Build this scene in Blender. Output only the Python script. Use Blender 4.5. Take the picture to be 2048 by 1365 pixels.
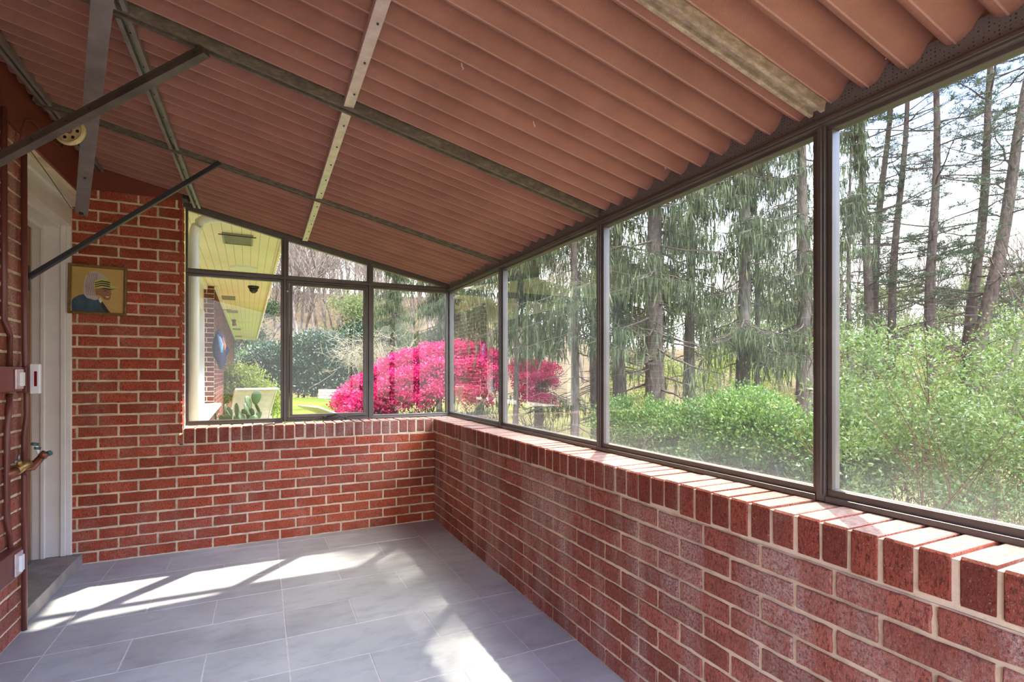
import bpy, math, random
import numpy as np
from mathutils import Vector, Matrix

for o in list(bpy.data.objects):
    bpy.data.objects.remove(o)
SC = bpy.context.scene
COL = SC.collection
R = random.Random(7)

# ------------------------------------------------------------------ camera
TH = math.radians(25.8)
S_, C_ = math.sin(TH), math.cos(TH)
F_, HC = 1035.0, 1.17
cam_d = bpy.data.cameras.new('camera')
cam_d.sensor_width = 36.0
cam_d.lens = 36.0 * F_ / 2048.0
cam_d.shift_y = 64.5 / 2048.0
cam_d.clip_start = 0.02
cam_d.clip_end = 600
cam = bpy.data.objects.new('camera', cam_d)
cam.location = (0, 0, HC)
cam.rotation_euler = (math.radians(90), 0, -TH)
COL.objects.link(cam)
SC.camera = cam

# ------------------------------------------------------------------ light
SC.view_settings.view_transform = 'Standard'
SC.view_settings.look = 'None'
SC.view_settings.gamma = 1.0
SC.view_settings.use_curve_mapping = False
SC.view_settings.exposure = 2.88

w = bpy.data.worlds.new('world')
SC.world = w
w.use_nodes = True
wn, wl = w.node_tree.nodes, w.node_tree.links
wn.clear()
wo = wn.new('ShaderNodeOutputWorld')
wb = wn.new('ShaderNodeBackground')
wt = wn.new('ShaderNodeTexCoord')
ws = wn.new('ShaderNodeSeparateXYZ')
wr = wn.new('ShaderNodeValToRGB')
wl.new(wt.outputs['Generated'], ws.inputs[0])
wl.new(ws.outputs['Z'], wr.inputs[0])
cr = wr.color_ramp
cr.elements[0].position = 0.0
cr.elements[0].color = (0.84, 0.84, 0.84, 1)
cr.elements[1].position = 1.0
cr.elements[1].color = (0.66, 0.64, 0.62, 1)
e = cr.elements.new(0.22); e.color = (0.74, 0.76, 0.80, 1)
e = cr.elements.new(0.40); e.color = (0.17, 0.26, 0.58, 1)
e = cr.elements.new(0.50); e.color = (0.30, 0.38, 0.60, 1)
e = cr.elements.new(0.66); e.color = (0.66, 0.64, 0.62, 1)
wl.new(wr.outputs[0], wb.inputs[0])
# unseen sky behind the viewer, brightened as added fill for the porch
wm = wn.new('ShaderNodeMapRange'); wm.interpolation_type = 'SMOOTHSTEP'
wm.inputs['From Min'].default_value = 0.15; wm.inputs['From Max'].default_value = -0.9
wm.inputs['To Min'].default_value = 1.0; wm.inputs['To Max'].default_value = 7.0
wl.new(ws.outputs['Y'], wm.inputs[0])
wz = wn.new('ShaderNodeMapRange'); wz.interpolation_type = 'SMOOTHSTEP'
wz.inputs['From Min'].default_value = 0.22; wz.inputs['From Max'].default_value = 0.50
wl.new(ws.outputs['Z'], wz.inputs[0])
wmx = wn.new('ShaderNodeMix'); wmx.data_type = 'FLOAT'
wl.new(wz.outputs[0], wmx.inputs[0]); wl.new(wm.outputs[0], wmx.inputs[3])
wlo = wn.new('ShaderNodeMapRange'); wlo.interpolation_type = 'SMOOTHSTEP'   # low sky behind dimmed to weaken its reflection in the rear panes
wlo.inputs['From Min'].default_value = 0.1; wlo.inputs['From Max'].default_value = -0.5
wlo.inputs['To Min'].default_value = 1.0; wlo.inputs['To Max'].default_value = 0.5
wl.new(ws.outputs['Y'], wlo.inputs[0]); wl.new(wlo.outputs[0], wmx.inputs[2])
wl.new(wmx.outputs[0], wb.inputs[1])
wl.new(wb.outputs[0], wo.inputs[0])

sun_d = bpy.data.lights.new('sun', 'SUN')
sun_d.energy = 2.2
sun_d.angle = math.radians(0.9)
sun_d.color = (1.0, 0.93, 0.82)
sun = bpy.data.objects.new('sun', sun_d)
sun.rotation_euler = Vector((0.48, 0.545, 1.0)).to_track_quat('Z', 'Y').to_euler()
sun.location = (6, 7, 14)
COL.objects.link(sun)

# ------------------------------------------------------------------ helpers
def lin(c):
    c = c / 255.0
    return c / 12.92 if c <= 0.04045 else ((c + 0.055) / 1.055) ** 2.4

def rgb(r, g, b):
    return (lin(r), lin(g), lin(b), 1)

def at(u, d):
    """world x, y of photo column u at depth d in front of the camera"""
    lat = d * (u - 1024) / F_
    return d * S_ + lat * C_, d * C_ - lat * S_

def tag(o, label=None, cat=None, group=None, kind=None):
    if label: o['label'] = label
    if cat: o['category'] = cat
    if group: o['group'] = group
    if kind: o['kind'] = kind
    return o

def empty(name, loc=(0, 0, 0), rz=0):
    o = bpy.data.objects.new(name, None)
    o.empty_display_size = 0.05
    o.location = loc
    o.rotation_euler = (0, 0, rz)
    COL.objects.link(o)
    return o

def copy_tree(o, parent=None):
    c = o.copy()
    COL.objects.link(c)
    if parent: c.parent = parent
    for ch in list(o.children):
        copy_tree(ch, c)
    return c

class MB:
    def __init__(s):
        s.v, s.f, s.m = [], [], []
    def add(s, vs, fs, mi=0):
        b = len(s.v)
        s.v.extend([tuple(p) for p in vs])
        for f in fs:
            s.f.append(tuple(i + b for i in f)); s.m.append(mi)
        return s
    def box(s, x0, x1, y0, y1, z0, z1, mi=0):
        vs = [(x0,y0,z0),(x1,y0,z0),(x1,y1,z0),(x0,y1,z0),(x0,y0,z1),(x1,y0,z1),(x1,y1,z1),(x0,y1,z1)]
        return s.add(vs, [(0,3,2,1),(4,5,6,7),(0,1,5,4),(1,2,6,5),(2,3,7,6),(3,0,4,7)], mi)
    def hexa(s, p, mi=0):
        return s.add(p, [(0,3,2,1),(4,5,6,7),(0,1,5,4),(1,2,6,5),(2,3,7,6),(3,0,4,7)], mi)
    def bar(s, a, b, w, h, up=(0,0,1), mi=0):
        a, b = Vector(a), Vector(b)
        d = (b - a).normalized()
        r = d.cross(Vector(up)).normalized()
        u = r.cross(d).normalized()
        r, u = r * w / 2, u * h / 2
        p = [a-r-u, a+r-u, b+r-u, b-r-u, a-r+u, a+r+u, b+r+u, b-r+u]
        return s.hexa(p, mi)
    def tube(s, pts, rad, n=8, mi=0, cap=True):
        pts = [Vector(p) for p in pts]
        if not hasattr(rad, '__len__'): rad = [rad] * len(pts)
        b = len(s.v)
        ref = Vector((0.31, 0.17, 0.93))
        for i, p in enumerate(pts):
            d = (pts[min(i+1, len(pts)-1)] - pts[max(i-1, 0)])
            if d.length < 1e-9: d = Vector((0,0,1))
            d.normalize()
            rr = ref if abs(d.dot(ref.normalized())) < 0.9 else Vector((1,0,0))
            a = d.cross(rr).normalized(); c = d.cross(a)
            for k in range(n):
                t = 2 * math.pi * k / n
                s.v.append(tuple(p + (a * math.cos(t) + c * math.sin(t)) * rad[i]))
        for i in range(len(pts) - 1):
            for k in range(n):
                k2 = (k + 1) % n
                s.f.append((b+i*n+k, b+i*n+k2, b+(i+1)*n+k2, b+(i+1)*n+k)); s.m.append(mi)
        if cap:
            s.f.append(tuple(b + k for k in range(n))[::-1]); s.m.append(mi)
            e = b + (len(pts)-1) * n
            s.f.append(tuple(e + k for k in range(n))); s.m.append(mi)
        return s
    def disc(s, c, ax, r, t, n=16, mi=0):
        c = Vector(c); ax = Vector(ax).normalized()
        return s.tube([c - ax*t/2, c + ax*t/2], r, n, mi)
    def build(s, name, mats, parent=None, smooth=False, bevel=0, loc=None):
        me = bpy.data.meshes.new(name)
        me.from_pydata(s.v, [], s.f)
        if not isinstance(mats, (list, tuple)): mats = [mats]
        for m in mats: me.materials.append(m)
        if len(mats) > 1: me.polygons.foreach_set('material_index', s.m)
        if smooth: me.polygons.foreach_set('use_smooth', [True] * len(me.polygons))
        me.update()
        o = bpy.data.objects.new(name, me)
        COL.objects.link(o)
        if parent: o.parent = parent
        if loc: o.location = loc
        if bevel:
            bm = o.modifiers.new('bevel', 'BEVEL')
            bm.width = bevel; bm.segments = 2; bm.limit_method = 'ANGLE'
        return o

def np_mesh(name, V, Fq, tint, mat, parent=None, smooth=False):
    """V (N,3), Fq (M,4) quads, tint (N,)"""
    me = bpy.data.meshes.new(name)
    n, m = len(V), len(Fq)
    me.vertices.add(n); me.vertices.foreach_set('co', np.asarray(V, np.float32).ravel())
    me.loops.add(m * 4); me.loops.foreach_set('vertex_index', np.asarray(Fq, np.int32).ravel())
    me.polygons.add(m)
    me.polygons.foreach_set('loop_start', np.arange(0, m*4, 4, dtype=np.int32))
    me.update(calc_edges=True)
    if tint is not None:
        at_ = me.attributes.new('tint', 'FLOAT', 'POINT')
        at_.data.foreach_set('value', np.asarray(tint, np.float32))
    if smooth: me.polygons.foreach_set('use_smooth', np.ones(m, bool))
    me.materials.append(mat)
    o = bpy.data.objects.new(name, me)
    COL.objects.link(o)
    if parent: o.parent = parent
    return o

def rhombs(rng, base, d, L, W, fold=0.0):
    """leaf shaped quads from base along unit dirs d"""
    n = len(base)
    r = rng.normal(size=(n, 3))
    wd = np.cross(d, r); wd /= np.linalg.norm(wd, axis=1)[:, None] + 1e-9
    L = np.broadcast_to(L, (n,))[:, None]; W = np.broadcast_to(W, (n,))[:, None]
    mid = base + d * L * 0.45
    V = np.stack([base, mid + wd * W / 2, base + d * L, mid - wd * W / 2], 1).reshape(-1, 3)
    Fq = np.arange(4 * n).reshape(n, 4)
    t = np.repeat(rng.random(n), 4)
    return V, Fq, t

def cat(parts):
    Vs, Fs, Ts, b = [], [], [], 0
    for V, Fq, t in parts:
        Vs.append(V); Fs.append(Fq + b); Ts.append(t); b += len(V)
    return np.concatenate(Vs), np.concatenate(Fs), np.concatenate(Ts)

def unit(a):
    return a / (np.linalg.norm(a, axis=-1, keepdims=True) + 1e-9)

# ------------------------------------------------------------------ materials
def newmat(name):
    m = bpy.data.materials.new(name); m.use_nodes = True
    nt = m.node_tree
    b = nt.nodes['Principled BSDF']
    return m, nt, b

def N(nt, t, **kw):
    n = nt.nodes.new(t)
    for k, v in kw.items(): setattr(n, k, v)
    return n

def noise(nt, scale, detail=4, rough=0.6, vec=None, stretch=None):
    n = N(nt, 'ShaderNodeTexNoise')
    n.inputs['Scale'].default_value = scale
    n.inputs['Detail'].default_value = detail
    n.inputs['Roughness'].default_value = rough
    tc = N(nt, 'ShaderNodeTexCoord')
    mp = N(nt, 'ShaderNodeMapping')
    nt.links.new(tc.outputs['Object'], mp.inputs[0])
    if stretch: mp.inputs['Scale'].default_value = stretch
    nt.links.new(mp.outputs[0], n.inputs['Vector'])
    return n.outputs['Fac']

def ramp(nt, fac, stops):
    r = N(nt, 'ShaderNodeValToRGB')
    el = r.color_ramp.elements
    el[0].position, el[0].color = stops[0]
    el[1].position, el[1].color = stops[-1]
    for p, c in stops[1:-1]:
        e = el.new(p); e.color = c
    nt.links.new(fac, r.inputs[0])
    return r.outputs[0]

def mixc(nt, fac, a, b, mode='MIX'):
    m = N(nt, 'ShaderNodeMix', data_type='RGBA', blend_type=mode)
    for sk, v in (('Factor_Float', fac), ('A_Color', a), ('B_Color', b)):
        s = next(x for x in m.inputs if x.identifier == sk)
        if isinstance(v, (int, float, tuple)): s.default_value = v
        else: nt.links.new(v, s)
    return next(x for x in m.outputs if x.identifier == 'Result_Color')

def bump(nt, b, h, strength=0.3, dist=0.005):
    bp = N(nt, 'ShaderNodeBump')
    bp.inputs['Strength'].default_value = strength
    bp.inputs['Distance'].default_value = dist
    nt.links.new(h, bp.inputs['Height'])
    nt.links.new(bp.outputs[0], b.inputs['Normal'])

def simple(name, c, rough=0.6, metal=0.0, var=0.15, scale=20, bmp=0.0, bscale=60, spec=None):
    m, nt, b = newmat(name)
    f = noise(nt, scale)
    dark = tuple(x * (1 - var) for x in c[:3]) + (1,)
    lite = tuple(min(1, x * (1 + var)) for x in c[:3]) + (1,)
    nt.links.new(ramp(nt, f, [(0.3, dark), (0.7, lite)]), b.inputs['Base Color'])
    b.inputs['Roughness'].default_value = rough
    b.inputs['Metallic'].default_value = metal
    if spec is not None: b.inputs['Specular IOR Level'].default_value = spec
    if bmp: bump(nt, b, noise(nt, bscale), bmp, 0.003)
    return m

def math_(nt, op, a, b=None, c=None):
    n = N(nt, 'ShaderNodeMath', operation=op)
    for i, v in enumerate((a, b, c)):
        if v is None: continue
        if isinstance(v, (int, float)): n.inputs[i].default_value = v
        else: nt.links.new(v, n.inputs[i])
    return n.outputs[0]

def brick_mat(name, base, stain=0.35, zs=0.35, sunlit_top=0.0):
    m, nt, b = newmat(name)
    g = N(nt, 'ShaderNodeNewGeometry')
    rp = g.outputs['Random Per Island']
    c1 = tuple(x * 0.70 for x in base[:3]) + (1,)
    c2 = tuple(min(1, x * 1.20) for x in base[:3]) + (1,)
    col = ramp(nt, rp, [(0.0, c1), (0.35, base), (1.0, c2)])
    sp = noise(nt, 170, 4, 0.75, stretch=(1, 1, 0.45))
    col = mixc(nt, ramp(nt, sp, [(0.50, (0,0,0,1)), (0.60, (1,1,1,1))]), col, tuple(x*0.42 for x in base[:3])+(1,))
    sp2 = noise(nt, 210, 3, 0.75)
    col = mixc(nt, ramp(nt, sp2, [(0.60, (0,0,0,1)), (0.68, (0.7,)*3+(1,))]), col, rgb(214, 176, 156))
    big = noise(nt, 9, 4, 0.6)
    col = mixc(nt, ramp(nt, big, [(0.35, (0.45,)*3+(1,)), (0.55, (0,0,0,1))]), col, tuple(x*0.55 for x in base[:3])+(1,))
    # lime bloom on the brick faces
    st = noise(nt, 3.0, 6, 0.65, stretch=(1.6, 1.6, zs))
    fine = noise(nt, 150, 3, 0.7)
    k = math_(nt, 'MULTIPLY', ramp(nt, st, [(0.47, (0,0,0,1)), (0.64, (1,1,1,1))]),
              ramp(nt, fine, [(0.38, (0,0,0,1)), (0.60, (1,1,1,1))]))
    k = math_(nt, 'MULTIPLY', k, stain)
    col = mixc(nt, k, col, rgb(214, 190, 176))
    if sunlit_top:        # upper faces of a coping painted whiter, as sunlit, with some bloom
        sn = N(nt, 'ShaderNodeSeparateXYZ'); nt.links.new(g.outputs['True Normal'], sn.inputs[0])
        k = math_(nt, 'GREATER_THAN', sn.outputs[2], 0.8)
        k = math_(nt, 'MULTIPLY', k, ramp(nt, noise(nt, 60, 4, 0.7), [(0.35, (0.35,)*3+(1,)), (0.6, (sunlit_top,)*3+(1,))]))
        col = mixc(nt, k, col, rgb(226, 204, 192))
    nt.links.new(col, b.inputs['Base Color'])
    b.inputs['Roughness'].default_value = 0.85
    b.inputs['Specular IOR Level'].default_value = 0.25
    bump(nt, b, noise(nt, 130, 5, 0.75, stretch=(1, 1, 0.5)), 1.0, 0.009)
    return m

def mortar_mat(name, c):
    m, nt, b = newmat(name)
    f = noise(nt, 7, 6, 0.7)
    col = ramp(nt, f, [(0.30, tuple(x*0.62 for x in c[:3])+(1,)), (0.55, c), (0.8, tuple(min(1, x*1.18) for x in c[:3])+(1,))])
    nt.links.new(col, b.inputs['Base Color'])
    b.inputs['Roughness'].default_value = 0.95
    b.inputs['Specular IOR Level'].default_value = 0.1
    bump(nt, b, noise(nt, 160, 4, 0.7), 0.5, 0.004)
    return m

M_BRICK_BACK = brick_mat('brick_red', rgb(190, 88, 58), 0.20, 1.0)
M_BRICK_RIGHT = brick_mat('brick_bloomed', rgb(180, 102, 82), 0.85, 0.35)
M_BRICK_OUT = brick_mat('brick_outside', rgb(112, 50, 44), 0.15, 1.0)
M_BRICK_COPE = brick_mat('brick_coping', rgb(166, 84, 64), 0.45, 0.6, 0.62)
M_MORTAR = mortar_mat('mortar_tan', rgb(232, 210, 178))
M_MORTAR_W = mortar_mat('mortar_pale', rgb(232, 220, 204))

def slate_mat():
    m, nt, b = newmat('slate')
    g = N(nt, 'ShaderNodeNewGeometry')
    rp = g.outputs['Random Per Island']
    col = ramp(nt, rp, [(0.0, rgb(162, 158, 156)), (0.5, rgb(170, 167, 165)), (1.0, rgb(180, 178, 176))])
    n1 = noise(nt, 1.7, 7, 0.6)
    col = mixc(nt, ramp(nt, n1, [(0.42, (0,0,0,1)), (0.66, (0.75,)*3+(1,))]), col, rgb(200, 196, 194))
    n2 = noise(nt, 5.5, 8, 0.7, stretch=(1, 2.2, 1))
    col = mixc(nt, ramp(nt, n2, [(0.48, (0,0,0,1)), (0.66, (0.35,)*3+(1,))]), col, rgb(126, 122, 130))
    nt.links.new(col, b.inputs['Base Color'])
    nt.links.new(ramp(nt, n1, [(0.3, (0.34,)*3+(1,)), (0.7, (0.52,)*3+(1,))]), b.inputs['Roughness'])
    bump(nt, b, noise(nt, 9, 8, 0.65), 0.35, 0.006)
    return m
M_SLATE = slate_mat()
M_GROUT = simple('grout', rgb(206, 196, 190), 0.9, scale=40)

def roof_mat():
    m, nt, b = newmat('awning_sheet')
    tc = N(nt, 'ShaderNodeTexCoord')
    sp = N(nt, 'ShaderNodeSeparateXYZ'); nt.links.new(tc.outputs['Object'], sp.inputs[0])
    # fine woven / punched grain
    sx = math_(nt, 'SINE', math_(nt, 'MULTIPLY', sp.outputs[0], 1500))
    sy = math_(nt, 'SINE', math_(nt, 'MULTIPLY', sp.outputs[1], 1500))
    g = math_(nt, 'MULTIPLY', sx, sy)
    n1 = noise(nt, 4, 5, 0.6)
    col = ramp(nt, n1, [(0.3, rgb(160, 112, 96)), (0.7, rgb(190, 136, 116))])
    col = mixc(nt, math_(nt, 'MULTIPLY', math_(nt, 'ADD', g, 1.0), 0.34), col, rgb(112, 74, 62))
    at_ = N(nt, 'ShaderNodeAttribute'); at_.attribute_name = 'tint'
    col = mixc(nt, math_(nt, 'MULTIPLY', at_.outputs['Fac'], 0.5), col, rgb(214, 176, 160))  # pale mix paints the lit edge along the fold ridges
    nt.links.new(col, b.inputs['Base Color'])
    b.inputs['Roughness'].default_value = 0.75
    b.inputs['Specular IOR Level'].default_value = 0.3
    bump(nt, b, g, 0.35, 0.002)
    tr = N(nt, 'ShaderNodeBsdfTranslucent')
    tr.inputs[0].default_value = rgb(168, 116, 94)
    mx = N(nt, 'ShaderNodeMixShader'); mx.inputs[0].default_value = 0.05
    out = nt.nodes['Material Output']
    nt.links.new(b.outputs[0], mx.inputs[1]); nt.links.new(tr.outputs[0], mx.inputs[2])
    nt.links.new(mx.outputs[0], out.inputs[0])
    return m
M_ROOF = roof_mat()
M_BROWN = simple('brown_paint', rgb(122, 58, 42), 0.45, var=0.08, scale=6)
M_PIPE = simple('brown_pipe_paint', rgb(112, 62, 54), 0.35, var=0.12, scale=14)
M_BRONZE = simple('bronze_aluminium', rgb(98, 90, 84), 0.42, metal=0.35, var=0.12, scale=8)
M_BRONZE_D = simple('dark_bronze', rgb(58, 54, 52), 0.5, metal=0.3, var=0.3, scale=12)
M_WHITE = simple('white_paint', rgb(228, 220, 208), 0.4, var=0.05, scale=9)
M_PLASTIC = simple('white_plastic', rgb(235, 235, 233), 0.3, var=0.02)
M_BLACK = simple('black_plastic', rgb(24, 22, 22), 0.35)
M_REDGLASS = simple('red_display', rgb(120, 20, 16), 0.2)
M_WOODDOOR = simple('stained_door', rgb(128, 82, 46), 0.4, var=0.3, scale=5)
M_STONE = simple('step_stone', rgb(150, 138, 126), 0.85, var=0.25, scale=9, bmp=0.4)
M_STEEL = simple('galvanised_steel', rgb(146, 138, 134), 0.45, metal=0.6, var=0.2, scale=12)
M_TUBE = simple('aged_steel_tube', rgb(96, 88, 80), 0.45, metal=0.55, var=0.35, scale=7)
M_DARKTUBE = simple('dark_steel_tube', rgb(56, 56, 58), 0.4, metal=0.5, var=0.2, scale=10)
M_BRASS = simple('worn_brass', rgb(168, 140, 84), 0.4, metal=0.7, var=0.3, scale=30)
M_COPPER = simple('copper_pipe', rgb(140, 84, 64), 0.45, metal=0.5, var=0.3, scale=20)
M_VALVE = simple('green_valve', rgb(60, 92, 88), 0.5, var=0.3)
M_CREAM = simple('cream_enamel', rgb(206, 186, 132), 0.5, var=0.2, scale=40)
M_FRAMEWOOD = simple('gilt_wood', rgb(122, 92, 44), 0.45, var=0.35, scale=60)
M_SILVER = simple('bare_aluminium', rgb(212, 192, 190), 0.42, metal=0.45, var=0.18, scale=18)

def lichen_mat(name, c1, c2, c3):
    m, nt, b = newmat(name)
    f = noise(nt, 30, 8, 0.75, stretch=(0.8, 1.6, 1.6))
    nt.links.new(ramp(nt, f, [(0.30, c1), (0.5, c2), (0.66, c3)]), b.inputs['Base Color'])
    b.inputs['Roughness'].default_value = 0.7
    b.inputs['Metallic'].default_value = 0.15
    bump(nt, b, f, 0.3, 0.003)
    return m
M_RAFTER = lichen_mat('weathered_rafter', rgb(126, 110, 94), rgb(166, 148, 128), rgb(198, 180, 158))
M_RAFTER_D = lichen_mat('dark_rafter', rgb(82, 74, 66), rgb(104, 94, 82), rgb(134, 120, 100))

def perf_mat():
    m, nt, b = newmat('punched_grey_strip')
    v = N(nt, 'ShaderNodeTexVoronoi'); v.inputs['Scale'].default_value = 110; v.inputs['Randomness'].default_value = 0.15
    tc = N(nt, 'ShaderNodeTexCoord'); nt.links.new(tc.outputs['Object'], v.inputs['Vector'])
    nt.links.new(ramp(nt, v.outputs['Distance'], [(0.22, rgb(40,36,34)), (0.30, rgb(118,112,108))]), b.inputs['Base Color'])
    b.inputs['Roughness'].default_value = 0.6
    return m
M_PERF = perf_mat()

def glass_mat(name, dirt=1.0, refl=1.9, tintc=(0.95, 0.985, 0.97, 1), zb=0.84):
    m = bpy.data.materials.new(name); m.use_nodes = True
    nt = m.node_tree; nt.nodes.clear()
    out = N(nt, 'ShaderNodeOutputMaterial')
    tr = N(nt, 'ShaderNodeBsdfTransparent'); tr.inputs[0].default_value = tintc
    gl = N(nt, 'ShaderNodeBsdfGlossy'); gl.inputs['Roughness'].default_value = 0.0
    gl.inputs['Color'].default_value = (1, 1, 1, 1)
    fr = N(nt, 'ShaderNodeFresnel'); fr.inputs[0].default_value = 1.52
    g = N(nt, 'ShaderNodeNewGeometry')
    front = math_(nt, 'SUBTRACT', 1.0, g.outputs['Backfacing'])
    mx = N(nt, 'ShaderNodeMixShader')
    nt.links.new(math_(nt, 'MULTIPLY', math_(nt, 'MULTIPLY', fr.outputs[0], refl), front), mx.inputs[0])
    nt.links.new(tr.outputs[0], mx.inputs[1]); nt.links.new(gl.outputs[0], mx.inputs[2])
    # dust film, thicker by the bottom rail
    sp = N(nt, 'ShaderNodeSeparateXYZ'); nt.links.new(g.outputs['Position'], sp.inputs[0])
    low = N(nt, 'ShaderNodeMapRange'); low.interpolation_type = 'SMOOTHSTEP'
    low.inputs['From Min'].default_value = zb + 0.16; low.inputs['From Max'].default_value = zb
    low.inputs['To Min'].default_value = 0.0; low.inputs['To Max'].default_value = 1.0
    nt.links.new(sp.outputs[2], low.inputs[0])
    n1 = noise(nt, 2.2, 5, 0.6)
    smear = ramp(nt, n1, [(0.42, (0,0,0,1)), (0.75, (1,1,1,1))])
    fine = noise(nt, 300, 2, 0.6)
    k = math_(nt, 'ADD', math_(nt, 'MULTIPLY', low.outputs[0], 0.07), math_(nt, 'MULTIPLY', smear, 0.03))
    k = math_(nt, 'ADD', k, 0.012)
    k = math_(nt, 'MULTIPLY', k, math_(nt, 'ADD', fine, 0.4))
    k = math_(nt, 'MULTIPLY', k, dirt)
    k = math_(nt, 'MULTIPLY', k, front)
    df = N(nt, 'ShaderNodeBsdfDiffuse'); df.inputs[0].default_value = (0.75, 0.77, 0.74, 1)
    tl = N(nt, 'ShaderNodeBsdfTranslucent'); tl.inputs[0].default_value = (0.8, 0.82, 0.8, 1)
    dm = N(nt, 'ShaderNodeMixShader'); dm.inputs[0].default_value = 0.5
    nt.links.new(df.outputs[0], dm.inputs[1]); nt.links.new(tl.outputs[0], dm.inputs[2])
    m2 = N(nt, 'ShaderNodeMixShader')
    nt.links.new(k, m2.inputs[0]); nt.links.new(mx.outputs[0], m2.inputs[1]); nt.links.new(dm.outputs[0], m2.inputs[2])
    nt.links.new(m2.outputs[0], out.inputs[0])
    return m
M_GLASS = glass_mat('window_glass', 1.0)
M_GLASS_B = glass_mat('window_glass_clean', 0.2, 1.0)
M_GLASS_H = simple('house_window_glass', rgb(60, 66, 70), 0.08, var=0.1)

def leaf_mat(name, stops, rough=0.5, trans=0.35, alb=0.32, spec=0.5):
    m, nt, b = newmat(name)
    stops = [(p, tuple(x * alb for x in c[:3]) + (1,)) for p, c in stops]
    a = N(nt, 'ShaderNodeAttribute'); a.attribute_name = 'tint'
    col = ramp(nt, a.outputs['Fac'], stops)
    nt.links.new(col, b.inputs['Base Color'])
    b.inputs['Roughness'].default_value = rough
    b.inputs['Specular IOR Level'].default_value = spec
    tr = N(nt, 'ShaderNodeBsdfTranslucent')
    nt.links.new(col, tr.inputs[0])
    mx = N(nt, 'ShaderNodeMixShader'); mx.inputs[0].default_value = trans
    nt.links.new(b.outputs[0], mx.inputs[1]); nt.links.new(tr.outputs[0], mx.inputs[2])
    nt.links.new(mx.outputs[0], nt.nodes['Material Output'].inputs[0])
    return m
L_SPRUCE = leaf_mat('spruce_needles', [(0, rgb(64, 76, 46)), (0.6, rgb(104, 118, 74)), (1, rgb(156, 164, 110))], 0.6, 0.4, alb=0.42, spec=0.3)
L_PINE = leaf_mat('pine_needles', [(0, rgb(58, 84, 56)), (1, rgb(118, 140, 92))], 0.6, 0.3, spec=0.3)
L_BUSH = leaf_mat('shrub_leaves', [(0, rgb(60, 104, 36)), (0.6, rgb(122, 164, 66)), (1, rgb(200, 216, 120))], 0.5, 0.4, alb=0.40)
L_BUSH2 = leaf_mat('airy_shrub_leaves', [(0, rgb(88, 124, 52)), (0.6, rgb(128, 160, 74)), (1, rgb(196, 206, 126))], 0.5, 0.45, alb=0.38)
L_YEL = leaf_mat('yellow_green_leaves', [(0, rgb(120, 144, 50)), (1, rgb(200, 208, 96))], 0.5, 0.45, alb=0.5)
L_LAUREL = leaf_mat('laurel_leaves', [(0, rgb(28, 50, 30)), (0.7, rgb(52, 82, 46)), (1, rgb(96, 122, 66))], 0.25, 0.15, alb=0.5, spec=0.6)
L_AZALEA = leaf_mat('azalea_blossom', [(0, rgb(170, 12, 66)), (0.6, rgb(226, 30, 112)), (1, rgb(252, 118, 168))], 0.6, 0.4, alb=0.72, spec=0.2)
L_AZLEAF = leaf_mat('azalea_leaves', [(0, rgb(70, 70, 40)), (1, rgb(120, 120, 70))], 0.6, 0.3)
L_PALE = leaf_mat('pale_far_leaves', [(0, rgb(120, 138, 84)), (1, rgb(190, 196, 134))], 0.8, 0.3, spec=0.1)
L_GRASS = leaf_mat('grass_blades', [(0, rgb(110, 150, 46)), (1, rgb(176, 206, 84))], 0.6, 0.4, spec=0.2)

def bark(name, c1, c2, sc=8):
    m, nt, b = newmat(name)
    f = noise(nt, sc, 6, 0.7, stretch=(3, 3, 0.7))
    nt.links.new(ramp(nt, f, [(0.35, c1), (0.68, c2)]), b.inputs['Base Color'])
    b.inputs['Roughness'].default_value = 0.9
    b.inputs['Specular IOR Level'].default_value = 0.1
    bump(nt, b, f, 0.8, 0.03)
    return m
B_PINE = bark('pine_bark', rgb(46, 38, 34), rgb(92, 76, 68))
B_SPRUCE = bark('spruce_bark', rgb(58, 50, 44), rgb(104, 92, 82))
B_TWIG = bark('twig_bark', rgb(96, 84, 72), rgb(150, 134, 116), 20)
B_PALE = bark('pale_twig', rgb(116, 106, 88), rgb(160, 148, 124), 20)
B_FAR = bark('far_tree_bark', rgb(66, 56, 50), rgb(138, 122, 110), 2)
B_RED = bark('reddish_stem', rgb(78, 52, 40), rgb(110, 78, 60), 20)

def ground_mat():
    m, nt, b = newmat('ground_cover')
    g = N(nt, 'ShaderNodeNewGeometry')
    f = noise(nt, 0.5, 8, 0.7)
    col = ramp(nt, f, [(0.32, rgb(74, 66, 48)), (0.5, rgb(84, 88, 50)), (0.7, rgb(108, 100, 74))])
    f2 = noise(nt, 12, 6, 0.8)
    col = mixc(nt, ramp(nt, f2, [(0.45, (0,0,0,1)), (0.7, (0.7,0.7,0.7,1))]), col, rgb(98, 78, 52))
    ln = N(nt, 'ShaderNodeVectorMath', operation='LENGTH'); nt.links.new(g.outputs['Position'], ln.inputs[0])
    mr = N(nt, 'ShaderNodeMapRange'); mr.inputs['From Min'].default_value = 22; mr.inputs['From Max'].default_value = 34
    nt.links.new(ln.outputs['Value'], mr.inputs[0])
    col = mixc(nt, mr.outputs[0], col, ramp(nt, f2, [(0.3, rgb(62, 54, 40)), (0.7, rgb(108, 92, 76))]))
    nt.links.new(col, b.inputs['Base Color'])
    b.inputs['Roughness'].default_value = 1.0
    b.inputs['Specular IOR Level'].default_value = 0.05
    bump(nt, b, f2, 0.6, 0.05)
    return m
M_GROUND = ground_mat()
M_HILL = simple('leaf_litter_hill', rgb(136, 112, 92), 1.0, var=0.3, scale=0.8, bmp=0.6, bscale=2, spec=0.05)
M_LAWN = simple('lawn_turf', rgb(88, 108, 42), 1.0, var=0.18, scale=3, bmp=0.5, bscale=80, spec=0.05)
M_SOFFIT = None
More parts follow.
